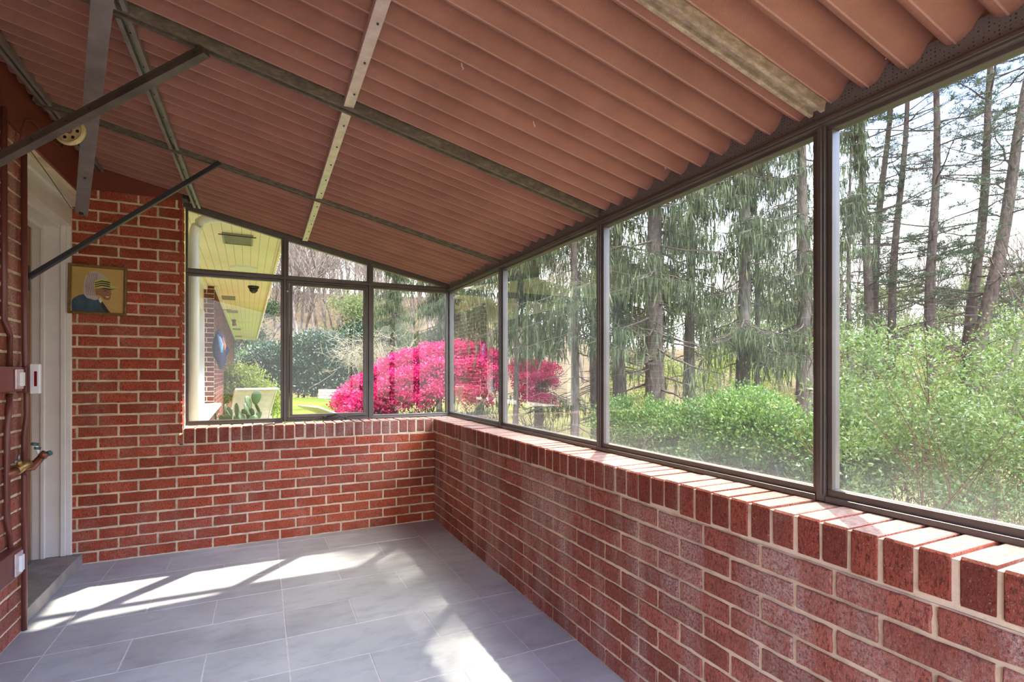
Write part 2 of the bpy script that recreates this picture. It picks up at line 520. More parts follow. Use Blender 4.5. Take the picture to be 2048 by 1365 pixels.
def bead_mat():
    m, nt, b = newmat('beadboard')
    tc = N(nt, 'ShaderNodeTexCoord')
    sp = N(nt, 'ShaderNodeSeparateXYZ'); nt.links.new(tc.outputs['Object'], sp.inputs[0])
    fx = math_(nt, 'FRACT', math_(nt, 'MULTIPLY', sp.outputs[0], 1/0.075))
    line = math_(nt, 'LESS_THAN', fx, 0.07)
    f = noise(nt, 1.2)
    col = ramp(nt, f, [(0.3, rgb(232, 208, 178)), (0.7, rgb(244, 222, 196))])
    col = mixc(nt, line, col, rgb(176, 164, 124))
    nt.links.new(col, b.inputs['Base Color'])
    b.inputs['Roughness'].default_value = 0.5
    return m
M_SOFFIT = bead_mat()
M_SLING = simple('beige_sling', rgb(226, 200, 186), 0.7, var=0.12, scale=12)
M_CHFRAME = simple('cream_tube', rgb(224, 214, 196), 0.4, var=0.05)
M_CACTUS = simple('cactus_skin', rgb(66, 84, 48), 0.55, var=0.25, scale=14)
M_VENT = simple('grey_vent', rgb(150, 146, 128), 0.5, var=0.15, scale=60)
M_POT = simple('terracotta', rgb(170, 104, 76), 0.8)

# ================================================================== SHELL
XR, YB, XL = 1.238, 3.99, -0.98        # brick faces: right, back, left
WX, WY = 1.434, 4.20                   # inner faces of the glazing
ZS = 0.807                             # coping top
YN = -1.7                              # near end of the porch
COURSE, BP = 0.0700, 0.2050

def zraf(x): return 1.893 + 0.225 * (WX - x)       # underside of the rafters

# floor: slate tiles over grout
def build_floor():
    mb = MB()
    mb.box(-1.30, XR + 0.03, YN, YB + 0.03, -0.10, -0.0010, 1)
    rr = random.Random(3)
    seams = [-1.32, -0.815, 0.098, 1.02, 1.30]
    dy = 0.283
    for ci in range(4):
        a, b = seams[ci], seams[ci+1]
        y = 3.905 + 4 * dy
        row = 0
        while y > YN - dy:
            if ci == 0: cuts = [a, b]
            elif ci == 3: cuts = [a, b]
            else:
                third = (b - a) / 3
                j = third * (2 if row % 2 else 1)
                if row == 3 and ci == 1: j = third * 2
                cuts = [a, a + j, b]
            for k in range(len(cuts) - 1):
                x0, x1 = cuts[k] + 0.0017, cuts[k+1] - 0.0017
                y0, y1 = max(y - dy, YN) + 0.0017, min(y, YB + 0.03) - 0.0017
                x0 = max(x0, -1.30); x1 = min(x1, XR + 0.03)
                if y1 - y0 < 0.01 or x1 - x0 < 0.01: continue
                dz = rr.uniform(-0.0008, 0.0008); e = 0.0015
                vs = [(x0,y0,-0.004),(x1,y0,-0.004),(x1,y1,-0.004),(x0,y1,-0.004),
                      (x0+e,y0+e,dz),(x1-e,y0+e,dz),(x1-e,y1-e,dz),(x0+e,y1-e,dz)]
                mb.add(vs, [(4,5,6,7),(0,1,5,4),(1,2,6,5),(2,3,7,6),(3,0,4,7)], 0)
            y -= dy; row += 1
    tag(mb.build('floor', [M_SLATE, M_GROUT]), kind='structure')
build_floor()

def brick_face(mb, o, ud, nd, L, z0, rows, phase, rng, hole=None, zmax=None, pitch=BP, course=COURSE, mi=0, proud=0.006):
    """running bond bricks standing proud of a mortar face"""
    o, ud, nd = Vector(o), Vector(ud), Vector(nd)
    up = Vector((0, 0, 1))
    J = 0.0062
    for r in range(rows):
        za, zb = z0 + r * course + J, z0 + (r + 1) * course - J
        if zmax and zb > zmax: zb = zmax
        if zb - za < 0.012: continue
        u = -pitch + (phase + (0.5 if r % 2 else 0)) % 1.0 * pitch
        while u < L:
            ua, ub = max(u + J, 0.001), min(u + pitch - J, L - 0.001)
            u += pitch
            segs = [(ua, ub)]
            if hole:
                h0, h1, hz0, hz1 = hole
                if za < hz1 and zb > hz0:
                    s2 = []
                    for a, b in segs:
                        if b <= h0 or a >= h1: s2.append((a, b))
                        else:
                            if a < h0 - 0.02: s2.append((a, h0 - 0.002))
                            if b > h1 + 0.02: s2.append((h1 + 0.002, b))
                    segs = s2
            for a, b in segs:
                if b - a < 0.015: continue
                n = max(2, int((b - a) / 0.022))
                j = lambda s=0.0016: rng.uniform(-s, s)
                dzr = rng.uniform(-0.0015, 0.0015)
                ring = []
                for i in range(n + 1): ring.append((a + (b-a)*i/n, za + j() + dzr))
                for q in (1, 2): ring.append((b + j(), za + (zb-za)*q/3))
                for i in range(n + 1): ring.append((b - (b-a)*i/n, zb + j() + dzr))
                for q in (1, 2): ring.append((a + j(), zb - (zb-za)*q/3))
                cu, cz = (a+b)/2, (za+zb)/2
                pr = proud + rng.uniform(-0.001, 0.0015)
                inner = []
                for (pu, pz) in ring:
                    du, dz = pu - cu, pz - cz
                    inner.append((pu - math.copysign(min(0.0025, abs(du)), du), pz - math.copysign(min(0.0025, abs(dz)), dz)))
                m = len(ring)
                vs = [o + ud*pu + up*pz for pu, pz in ring] \
                   + [o + ud*pu + up*pz + nd*(pr*0.7) for pu, pz in ring] \
                   + [o + ud*pu + up*pz + nd*pr for pu, pz in inner]
                fs = [(i, (i+1)%m, m+(i+1)%m, m+i) for i in range(m)] + [(m+i, m+(i+1)%m, 2*m+(i+1)%m, 2*m+i) for i in range(m)]
                fs.append(tuple(range(2*m, 3*m)))
                mb.add(vs, fs, mi)

def rowlock(mb, o, ud, nd, L, z0, z1, depth, rng, pitch=0.0677, mi=0, mort=1, over=0.004):
    """bricks on edge: a coping with front and top faces"""
    o, ud, nd = Vector(o), Vector(ud), Vector(nd)
    up = Vector((0, 0, 1)); u = 0.0
    a0 = o + up*z0; 
    # mortar bed under and between
    p = []
    for (q, zz) in ((0, z0 - 0.006), (1, z1 - 0.006)):
        p += [o + up*zz - nd*depth, o + up*zz + ud*L - nd*depth, o + up*zz + ud*L, o + up*zz]
    mb.hexa(p, mort)
    while u < L - 0.02:
        a, b = u + 0.006, min(u + pitch - 0.006, L - 0.002)
        u += pitch
        if b - a < 0.02: continue
        t = rng.uniform(-0.0025, 0.0025); f = over + rng.uniform(-0.002, 0.002)
        zt = z1 + rng.uniform(-0.002, 0.002); zl = z0 + rng.uniform(0.001, 0.010)
        c = 0.005
        # cross-section: bottom-front, top-front (chipped), top-back
        prof = [(f*0.4, zl), (f, zl + 0.006), (f + rng.uniform(-.001, .001), zt - c), (f - c, zt), (-depth, zt), (-depth, zl)]
        vs = []
        for uu, sg in ((a, 0), (a + 0.002, 1), (b - 0.002, 1), (b, 0)):
            for k, (dn, zz) in enumerate(prof):
                ins = 0.0015 if not sg else 0
                vs.append(o + ud*(uu + t + rng.uniform(-.0007, .0007)) + nd*(dn - ins) + up*(zz - (ins if k in (2, 3, 4) else 0)))
        m = len(prof); fs = []
        for s in range(3):
            for k in range(m):
                k2 = (k+1) % m
                fs.append((s*m+k, s*m+k2, (s+1)*m+k2, (s+1)*m+k))
        fs.append(tuple(range(m))[::-1]); fs.append(tuple(range(3*m, 4*m)))
        mb.add(vs, fs, mi)

rb = random.Random(11)
# back wall: low part under the window and the tall pier to its left
mb = MB()
mb.box(-1.235, 1.55, YB, 4.22, -0.1, 0.70, 1)
mb.box(-1.235, -0.485, YB, 4.22, 0.70, 2.30, 1)
brick_face(mb, (-1.20, YB, 0), (1, 0, 0), (0, -1, 0), XR + 1.20, 0.002, 33, 0.42, rb, hole=(0.735, 9, 0.699, 9), zmax=2.30)
# returned reveal of the tall pier beside the window
brick_face(mb, (-0.485, YB + 0.002, 0), (0, 1, 0), (1, 0, 0), 0.20, ZS + 0.003, 23, 0.3, rb, zmax=2.30)
tag(mb.build('wall_back', [M_BRICK_BACK, M_MORTAR]), kind='structure')
mb = MB()
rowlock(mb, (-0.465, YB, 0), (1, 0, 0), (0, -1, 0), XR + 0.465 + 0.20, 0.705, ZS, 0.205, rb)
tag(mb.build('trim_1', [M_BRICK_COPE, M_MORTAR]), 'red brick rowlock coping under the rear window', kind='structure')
# right wall
mb = MB()
mb.box(XR, 1.55, YN, YB + 0.2, -0.1, 0.70, 1)
brick_face(mb, (XR, YB - 0.002, 0), (0, -1, 0), (-1, 0, 0), YB - YN, 0.002, 10, 0.15, rb)
brick_face(mb, (1.55, YN, 0), (0, 1, 0), (1, 0, 0), YB - YN + 0.2, 0.002, 10, 0.15, rb)
tag(mb.build('wall_right', [M_BRICK_RIGHT, M_MORTAR]), kind='structure')
mb = MB()
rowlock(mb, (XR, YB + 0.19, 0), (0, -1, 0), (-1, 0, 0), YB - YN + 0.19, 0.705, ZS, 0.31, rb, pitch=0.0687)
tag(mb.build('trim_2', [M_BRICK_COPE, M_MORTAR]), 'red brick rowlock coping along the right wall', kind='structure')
# left house wall, ends at the door recess
YD0, XD = 3.07, -1.215
mb = MB()
mb.box(-1.30, XL, YN, YD0, -0.1, 2.24, 1)
mb.box(-1.30, XL, YD0, YB, 2.235, 2.26, 1)
mb.box(-1.32, -1.252, YD0, YB + 0.02, -0.1, 2.26, 1)
mb.box(-1.252, -1.216, 3.952, YB + 0.02, -0.1, 2.26, 1)
brick_face(mb, (XL, YN, 0), (0, 1, 0), (1, 0, 0), YD0 - YN, 0.002, 32, 0.55, rb, zmax=2.235)
brick_face(mb, (-1.29, YD0, 0), (1, 0, 0), (0, 1, 0), 0.31, 0.08, 31, 0.2, rb, zmax=2.0)
tag(mb.build('wall_left', [M_BRICK_RIGHT, M_MORTAR]), kind='structure')
# brown boards between the brick and the awning
mb = MB()
mb.box(-1.30, XL + 0.012, YN, YB, 2.24, 2.60)
tag(mb.build('trim_3', M_BROWN), 'brown painted fascia board along the house wall', kind='structure')
mb = MB()
xa, xb, ya, yb = XL + 0.012, -0.47, YB - 0.004, YB + 0.02
mb.hexa([(xa,ya,2.30),(xb,ya,2.30),(xb,yb,2.30),(xa,yb,2.30),(xa,ya,zraf(xa)+.03),(xb,ya,zraf(xb)+.03),(xb,yb,zraf(xb)+.03),(xa,yb,zraf(xa)+.03)])
tag(mb.build('trim_4', M_BROWN), 'brown painted gable board above the rear brick', kind='structure')

# ---- awning sheets (ceiling)
def build_ceiling():
    P = 0.0955; H = 0.066
    x0, x1 = -1.0, 1.545
    nx = 30
    ys, prof = [], []
    y = YN - 0.02; n = int((4.30 - y) / P)
    seg = 15
    sheets = []
    cur = []
    for k in range(n):
        sag_k = 0.005 * math.sin(k * 1.7) + 0.004 * math.sin(k * 0.61)
        for i in range(seg + (1 if True else 0)):
            s = i / seg
            yy = y + (k + s) * P
            sb = 0.56
            q = (sb - s)/sb if s < sb else (s - sb)/(1 - sb)
            zz = H * q ** 2.5 + sag_k * math.sin(math.pi * s)
            if i == 0 and cur: continue
            cur.append((yy, zz, k, 0.0))
            if i == 8:      # added ridge at each fold's lowest line, tinted pale as its lit edge
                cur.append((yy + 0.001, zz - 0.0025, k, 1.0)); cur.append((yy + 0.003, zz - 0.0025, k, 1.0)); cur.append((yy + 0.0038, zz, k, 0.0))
        if (k + 1) % 9 == 0 or k == n - 1:
            sheets.append(cur)
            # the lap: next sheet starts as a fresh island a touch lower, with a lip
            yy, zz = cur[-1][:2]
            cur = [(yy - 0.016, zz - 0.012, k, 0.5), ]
    V, Fq, T = [], [], []
    for cur in sheets:
        b = len(V); m = len(cur)
        for ix in range(nx + 1):
            fx = ix / nx
            x = x0 + (x1 - x0) * fx
            zb = zraf(x) + 0.030
            for (yy, zz, k, tt) in cur:
                T.append(tt)
                wob = 0.006 * math.sin(x * 2.3 + k * 0.9) * math.sin(k * 2.1)
                V.append((x, yy + wob * 0.4, zb + zz + wob * 0.5))
        for ix in range(nx):
            for j in range(m - 1):
                Fq.append((b+ix*m+j, b+ix*m+j+1, b+(ix+1)*m+j+1, b+(ix+1)*m+j))
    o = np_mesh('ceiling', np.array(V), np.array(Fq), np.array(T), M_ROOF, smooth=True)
    sd = o.modifiers.new('thick', 'SOLIDIFY'); sd.thickness = 0.0016; sd.offset = 1
    tag(o, kind='structure')
build_ceiling()

# ---- glazing
MY = [4.20, 3.135, 2.014, 0.940, -0.15, -1.22]      # mullion lines along the right side
ZG0, ZH0 = 0.846, 1.832                              # glass bottom, glass top
def frame_ring(mb, ax, a0, a1, z0, z1, n0, n1, wd, zt0=None, zt1=None, bot=None):
    """rectangular or sloped-top ring of bars; ax='x' runs along x"""
    bot = bot or wd
    zt0 = z1 if zt0 is None else zt0; zt1 = z1 if zt1 is None else zt1
    def P(a, n, z): return (a, n, z) if ax == 'x' else (n, a, z)
    def hx(aA, aB, zA0, zB0, zA1, zB1):
        mb.hexa([P(aA,n0,zA0),P(aB,n0,zB0),P(aB,n1,zB0),P(aA,n1,zA0),P(aA,n0,zA1),P(aB,n0,zB1),P(aB,n1,zB1),P(aA,n1,zA1)])
    sl = (zt1 - zt0) / (a1 - a0)
    hx(a0, a1, z0, z0, z0 + bot, z0 + bot)
    hx(a0, a1, zt0 - wd, zt1 - wd, zt0, zt1)
    hx(a0, a0 + wd, z0 + bot, z0 + bot, zt0 - wd, zt0 - wd + sl*wd)
    hx(a1 - wd, a1, z0 + bot, z0 + bot, zt1 - wd - sl*wd, zt1 - wd)

wi = [0]
def window(parts_fn, glass_mb, gmat, label):
    wi[0] += 1
    e = empty('window_%d' % wi[0])
    tag(e, label, kind='structure')
    f = MB(); parts_fn(f); f.build('window_frame', M_BRONZE, e, bevel=0.002)
    glass_mb.build('glass_pane', gmat, e)
    return e

lab = ['end pane of the right-hand glazing next to the rear corner', 'second pane of the right-hand glazing, from the corner',
       'large third pane of the right-hand glazing with spruces behind', 'nearest visible pane of the right-hand glazing, pines behind',
       'pane beside the camera']
for i in range(5):
    ya, yb = MY[i+1] + (0.014), MY[i] - (0.014 if i else 0.0)
    def pf(f, ya=ya, yb=yb):
        frame_ring(f, 'y', ya, yb, ZS + 0.002, 1.868, WX, WX + 0.035, 0.014, bot=0.034)
        f.box(WX - 0.012, WX + 0.05, ya, yb, ZS + 0.001, ZS + 0.017)
    g = MB(); g.box(WX + 0.014, WX + 0.018, ya + 0.010, yb - 0.010, ZG0 - 0.008, 1.858)
    window(pf, g, M_GLASS, lab[i])
# posts and header of the right side
tn = [4]
def trim(mb, mat, label, bevel=0.0015):
    tn[0] += 1
    return tag(mb.build('trim_%d' % tn[0], mat, bevel=bevel), label, kind='structure')
for i in (1, 2, 3, 4):
    mb = MB(); y = MY[i]; h = 0.0125
    mb.box(WX - 0.010, WX + 0.045, y - h, y + h, ZS + 0.001, 1.874)
    mb.box(WX - 0.016, WX - 0.009, y - 0.006, y + 0.006, ZS + 0.018, 1.874)
    trim(mb, M_BRONZE, 'bronze aluminium post between panes of the right-hand glazing')
mb = MB()
mb.box(WX - 0.018, WX + 0.05, YN, 4.245, 1.866, 1.888)
mb.box(WX - 0.024, WX - 0.018, YN, 4.20, 1.872, 1.882)
mb.box(WX + 0.004, WX + 0.012, YN, 4.245, 1.888, 1.925)
trim(mb, M_BRONZE, 'bronze aluminium header rail above the right-hand glazing')
mb = MB(); mb.box(WX - 0.004, WX + 0.004, YN, 4.22, 1.886, 1.955)
trim(mb, M_PERF, 'punched grey strip closing the awning folds', 0)
mb = MB(); mb.box(WX - 0.008, WX + 0.045, 4.20, 4.245, ZS + 0.001, 1.874)
trim(mb, M_BRONZE, 'bronze corner post where the two glazed sides meet')

BX = [-0.475, 0.155, 0.775, WX - 0.008]
ZT = 1.878
bl = [('lower left pane of the rear window beside the brick pier', 'upper left sloping pane of the rear window'),
      ('lower middle opening sash of the rear window', 'upper middle sloping pane of the rear window'),
      ('lower right pane of the rear window', 'upper right triangular pane of the rear window')]
for i in range(3):
    xa = BX[i] + (0.0 if i == 0 else 0.011); xb = BX[i+1] - (0.011 if i < 2 else 0.0)
    sash = (i == 1)
    def pf(f, xa=xa, xb=xb, sash=sash):
        frame_ring(f, 'x', xa, xb, ZS + 0.002, ZT - 0.012, WY, WY + 0.035, 0.018, bot=0.028)
        if sash: frame_ring(f, 'x', xa + 0.020, xb - 0.020, ZS + 0.031, ZT - 0.032, WY - 0.012, WY + 0.02, 0.020, bot=0.024)
        f.box(xa, xb, WY - 0.012, WY + 0.05, ZS + 0.001, ZS + 0.014)
    g = MB(); q = 0.03 if sash else 0.012
    g.box(xa + q, xb - q, WY + 0.010, WY + 0.014, ZS + 0.02 + (q if sash else 0), ZT - 0.012 - q)
    e = window(pf, g, M_GLASS_B, bl[i][0])
    if sash:
        c = MB()
        cx = 0.478
        c.box(cx - 0.055, cx + 0.055, WY - 0.030, WY - 0.010, ZS + 0.016, ZS + 0.034)
        c.bar((cx - 0.03, WY - 0.03, ZS + 0.030), (cx + 0.035, WY - 0.095, ZS + 0.050), 0.014, 0.010)
        c.bar((cx + 0.035, WY - 0.095, ZS + 0.050), (cx + 0.095, WY - 0.09, ZS + 0.020), 0.013, 0.010)
        c.disc((cx + 0.098, WY - 0.09, ZS + 0.018), (0, 0, 1), 0.009, 0.026)
        c.build('crank_handle', M_BRONZE_D, e, bevel=0.0015)
        l = MB(); l.disc((xa + 0.006, WY - 0.004, 1.78), (0,1,0), 0.006, 0.008); l.build('latch_button', M_PLASTIC, e)
    # upper light, top edge follows the rafter
    za, zb = zraf(xa) - 0.004, zraf(xb) - 0.004
    if i == 2: zb = ZT + 0.022 + 0.010
    def pu(f, xa=xa, xb=xb, za=za, zb=zb):
        frame_ring(f, 'x', xa, xb, ZT + 0.012, None, WY, WY + 0.035, 0.014, zt0=za, zt1=max(zb, ZT + 0.03), bot=0.010)
    g = MB(); ga, gb = xa + 0.01, xb - 0.01
    y0, y1 = WY + 0.012, WY + 0.016
    sl = (max(zb, ZT+.03) - za) / (xb - xa)
    ta, tb = za + sl*0.01 - 0.012, max(zb - sl*0.01 - 0.012, ZT + 0.019)
    g.hexa([(ga,y0,ZT+.018),(gb,y0,ZT+.018),(gb,y1,ZT+.018),(ga,y1,ZT+.018),(ga,y0,ta),(gb,y0,tb),(gb,y1,tb),(ga,y1,ta)])
    window(pu, g, M_GLASS_B, bl[i][1])
for i in (1, 2):
    mb = MB(); x = BX[i]; mb.box(x - 0.010, x + 0.010, WY - 0.008, WY + 0.045, ZS + 0.001, zraf(x) - 0.005)
    trim(mb, M_BRONZE, 'bronze aluminium post of the rear window')
mb = MB(); mb.box(BX[0], BX[3], WY - 0.010, WY + 0.045, ZT - 0.011, ZT + 0.011)
trim(mb, M_BRONZE, 'bronze aluminium transom across the rear window')
mb = MB(); mb.bar((BX[0] - 0.01, WY + 0.018, zraf(BX[0]) + 0.030), (WX + 0.03, WY + 0.018, zraf(WX + 0.03) + 0.030), 0.05, 0.066)
trim(mb, M_BRONZE, 'sloping bronze head rail over the rear window')

# ---- door recess
mb = MB()
mb.box(-1.30, -0.985, YD0 + 0.002, YB + 0.0, 0.0, 0.070)
tag(mb.build('trim_20', M_STONE, bevel=0.004), 'worn grey stone threshold step at the door', kind='structure')
mb = MB()
def jamb_profile(mb):
    # far jamb: moulded board standing against the rear brick
    mb.box(-1.215, -1.165, 3.955, 3.988, 0.072, 2.06)
    mb.box(-1.165, -1.085, 3.968, 3.988, 0.072, 2.06)
    mb.box(-1.085, -1.060, 3.958, 3.988, 0.072, 2.06)
    mb.box(-1.060, -1.035, 3.966, 3.988, 0.072, 2.06)
    mb.box(-1.175, -1.155, 3.948, 3.966, 0.072, 2.06)
jamb_profile(mb)
# head casing
mb.box(-1.215, -1.165, YD0, 3.988, 2.02, 2.06)
mb.box(-1.165, -1.085, YD0, 3.988, 2.045, 2.10)
mb.box(-1.085, -1.035, YD0, 3.988, 2.06, 2.235)
mb.box(-1.035, -1.015, YD0, 3.988, 2.18, 2.235)
tag(mb.build('trim_21', M_WHITE, bevel=0.003), 'white moulded door casing', kind='structure')
de = tag(empty('door_1', (-1.25, 3.5, 0.07)), 'stained wooden house door seen edge-on', kind='structure')
mb = MB(); mb.box(0.0, 0.034, YD0 - 3.5 + 0.01, 0.45, 0.005, 1.955); mb.box(0.034, 0.040, -0.33, 0.33, 0.25, 0.8); mb.box(0.034, 0.040, -0.33, 0.33, 0.95, 1.8)
mb.build('door_leaf', M_WOODDOOR, de, bevel=0.003)
mb = MB(); mb.box(0.0, 0.05, YD0 - 3.5 + 0.01, 0.45, 0.001, 0.005); mb.build('door_sill', M_STEEL, de)

# ================================================================== AWNING FRAME
def thing(mb, name, mat, label, cat_, group=None, bevel=0.0012, smooth=False):
    return tag(mb.build(name, mat, bevel=bevel, smooth=smooth), label, cat_, group)

raf_lab = {1: ('aged metal rafter under the brown awning, nearest to the rear window', 3.135),
           2: ('aged metal rafter under the awning that the thick diagonal brace bolts to', 2.014),
           3: ('lichen-speckled light metal rafter under the awning, nearest the viewer at upper right', 0.940),
           4: ('aged metal rafter overhead beside the viewer', -0.15)}
for i, (lb, y) in raf_lab.items():
    mb = MB()
    a, b = (XL + 0.03, y, zraf(XL + 0.03) + 0.022), (WX - 0.02, y, zraf(WX - 0.02) + 0.022)
    for s in (-1, 1):
        mb.bar((a[0], y + s*0.017, a[2]), (b[0], y + s*0.017, b[2]), 0.012, 0.042)
    mb.bar((a[0], y, a[2] + 0.006), (b[0], y, b[2] + 0.006), 0.026, 0.028)
    thing(mb, 'awning_rafter', M_RAFTER if i == 3 else M_RAFTER_D, lb, 'beam')
mb = MB(); a, b = (XL + 0.03, 4.06, zraf(XL + .03) + 0.02), (-0.44, 4.06, zraf(-0.44) + 0.02)
mb.bar(a, b, 0.10, 0.03)
thing(mb, 'awning_rafter', M_BRONZE_D, 'short dark metal end rafter above the brown gable board', 'beam')

def purlin(x, label, wdt, dbl, mat):
    e = tag(empty('awning_purlin', (x, 0, 0)), label, 'beam')
    ends = [YN + 0.05] + sorted([MY[k] for k in (1, 2, 3, 4)]) + [4.17]
    z = zraf(x) - 0.004
    for k in range(len(ends) - 1):
        a, b = ends[k] + 0.024, ends[k+1] - 0.024
        mb = MB()
        if dbl:
            for s in (-1, 1): mb.box(s*wdt*0.36 - 0.007, s*wdt*0.36 + 0.007, a, b, z + 0.002, z + 0.032)
            mb.box(-wdt/2, wdt/2, a, b, z + 0.026, z + 0.034)
        else:
            mb.box(-wdt/2, wdt/2, a, b, z + 0.010, z + 0.014); mb.box(-wdt/2, -wdt/2 + 0.004, a, b, z + 0.012, z + 0.036)
        pln = mb.build('purlin_length', mat, e, bevel=0.001)
        for j in range(5):
            rv = MB(); rv.disc((0, 0, 0), (0, 0, 1), 0.0035, 0.006, 8)
            rv.build('rivet', M_BRONZE_D, pln, loc=(0.004 if not dbl else 0, a + (b - a)*(j + 0.5)/5, z + (0.009 if not dbl else 0.024)))
purlin(0.29, 'pale bare-aluminium angle strip with rivets crossing the middle of the awning', 0.036, False, M_SILVER)
purlin(-0.40, 'double-ridged grey channel crossing the awning on the house side', 0.040, True, M_STEEL)
purlin(-0.90, 'grey channel under the awning tight against the brown fascia', 0.034, True, M_STEEL)

def ray(u, v, x=None, y=None, z=None):
    dx, dy = S_ + (u-1024)/F_*C_, C_ - (u-1024)/F_*S_
    dz = (747 - v) / F_
    if x is not None: k = x / dx
    elif y is not None: k = y / dy
    else: k = (z - HC) / dz
    return Vector((dx*k, dy*k, HC + dz*k))

# braces
b1 = ray(412, 104, y=1.985); 
p0 = ray(-60, 352, x=XL + 0.02)
e = tag(empty('awning_brace', p0), 'thick square steel brace rising from the left edge to the second rafter', 'brace')
mb = MB(); d = b1 - p0
sd = d.normalized().cross(Vector((0,0,1))).normalized()
upv = sd.cross(d.normalized())
mb.bar((0,0,0), d, 0.030, 0.024); 
for s in (-1, 1): mb.bar(sd*0.013*s + upv*0.014, d + sd*0.013*s + upv*0.014, 0.006, 0.008)
mb.build('brace_tube', M_TUBE, e, bevel=0.0015)
for t in (0.30, 0.45, 0.55, 0.97):
    mb = MB(); mb.disc(d*t, sd, 0.004, 0.036, 8); mb.build('bolt', M_BRONZE_D, e)
b3 = ray(440, 326, y=3.11); p3 = ray(57, 555, x=-0.965)
e = tag(empty('awning_brace', p3), 'thin dark steel brace running from the door side past the framed picture to the awning', 'brace')
mb = MB(); d = b3 - p3; mb.bar((0,0,0), d, 0.022, 0.022); mb.build('brace_tube', M_DARKTUBE, e, bevel=0.002)
mb = MB(); mb.box(-0.010, 0.002, -0.012, 0.012, -0.06, 0.055)
mb.build('wall_plate', M_BRONZE_D, e, bevel=0.001)
# flat bar, top at the second rafter, foot bolted near the door head
f0 = ray(163, 425, y=3.30); f1 = ray(212, -70, y=2.05)
f1 = ray(207, -24, y=1.80)
e = tag(empty('flat_steel_bar', f0), 'wide flat grey steel bar hanging from the awning in front of the door head', 'brace')
mb = MB(); d = f1 - f0
wv = Vector((C_, -S_, 0)); nn = d.normalized().cross(wv).normalized(); wv = nn.cross(d.normalized()) * -1
hw = 0.026
def pl(a, w0): return [a - wv*w0 - nn*0.003, a + wv*w0 - nn*0.003, a + wv*w0 + nn*0.003, a - wv*w0 + nn*0.003]
q = pl(Vector((0,0,0)) - d.normalized()*0.03, hw) + pl(d, hw)
mb.hexa([q[0], q[1], q[2], q[3], q[4], q[5], q[6], q[7]])
mb.build('bar_plate', M_STEEL, e, bevel=0.001)
mb = MB(); mb.disc(nn*-0.004, nn, 0.010, 0.012, 6); mb.build('bolt', M_BRONZE_D, e)
mb = MB(); mb.disc(d*0.25, nn, 0.005, 0.012, 8); mb.build('bolt', M_BRONZE_D, e)
e2 = tag(empty('wall_bolt_bracket', f0), 'small dirty bracket on the door casing holding the foot of the flat bar', 'bracket')
t0 = Vector((-1.02, 3.42, 2.02)) - f0
t0 = ray(150, 418, y=3.96) - f0
mb = MB(); mb.bar(nn*0.006, t0, 0.012, 0.012); mb.build('bracket_arm', M_TUBE, e2)
# pulley
pc = ray(140, 263, y=2.45)
e = tag(empty('pulley_wheel', pc), 'cream round pulley wheel with holes under the fascia, beside the brace', 'pulley')
ax = Vector((0.35, 0.93, -0.1)).normalized()
u1 = ax.cross(Vector((0,0,1))).normalized(); u2 = ax.cross(u1)
def ringmesh(mb, R1, r1, n=36, k=8):
    vs, fs = [], []
    for i in range(n):
        a = 2*math.pi*i/n
        for j in range(k):
            b = 2*math.pi*j/k
            vs.append((u1*math.cos(a)+u2*math.sin(a))*(R1 + r1*math.cos(b)) + ax*r1*1.4*math.sin(b))
    for i in range(n):
        for j in range(k):
            fs.append((i*k+j, ((i+1)%n)*k+j, ((i+1)%n)*k+(j+1)%k, i*k+(j+1)%k))
    mb.add(vs, fs)
mb = MB(); ringmesh(mb, 0.047, 0.007); mb.disc((0,0,0), ax, 0.045, 0.006, 32)
mb.build('wheel_disc', M_CREAM, e, smooth=False)
for i in range(6):
    a = math.pi*i/3
    mb = MB(); mb.disc((u1*math.cos(a)+u2*math.sin(a))*0.028, ax, 0.006, 0.009, 10); mb.build('wheel_hole', M_BLACK, e)
mb = MB(); mb.disc((0,0,0), ax, 0.011, 0.05, 12); mb.build('axle', M_COPPER, e)
# loop-shaped red-brown bracket behind the pulley
la, lb_, lc = ray(50, 262, x=XL+.03), ray(62, 235, x=XL+.03), ray(118, 290, x=XL+.03)
mb = MB(); pts = [ray(u, v, x=XL + 0.03) for u, v in ((42, 300), (42, 262), (50, 240), (64, 240), (104, 282), (122, 296), (126, 288), (120, 280))]
mb.tube(pts, 0.005, 8)
thing(mb, 'curved_awning_bracket', M_PIPE, 'bent brown rod bracket fixed on the brown fascia behind the pulley', 'bracket', bevel=0, smooth=True)
mb = MB(); mb.tube([ray(60, 300, x=XL+.04), ray(100, 355, y=3.2), ray(143, 418, y=3.93)], 0.0018, 5)
thing(mb, 'awning_wire', M_BRONZE_D, 'thin dark wire slanting across the white door casing', 'wire', bevel=0)

# small white clips and lint under the awning
for k, (u, v) in enumerate(((1067, 246), (1329, 332), (923, 130), (1770, 106))):
    x, y = 0.0, 0.0
    dx, dy, dz = S_ + (u-1024)/F_*C_, C_ - (u-1024)/F_*S_, (747 - v)/F_
    s = (1.893 + 0.046 + 0.225*WX - HC) / (dz + 0.225*dx)
    p = Vector((dx*s, dy*s, HC + dz*s))
    mb = MB(); mb.tube([(0,0,0.006), (0.002,0.001,-0.004), (0.006,-0.002,-0.010), (0.003,0,-0.014)], 0.0016, 5)
    o = mb.build('awning_clip', M_PLASTIC, loc=p)
    tag(o, ['tiny white clip hanging mid-awning, above the second post', 'tiny white clip near the header rail, left of the sagging lap',
            'tiny white clip just right of the pale strip near the top', 'curled white clip on the awning in the upper right corner'][k], 'clip')

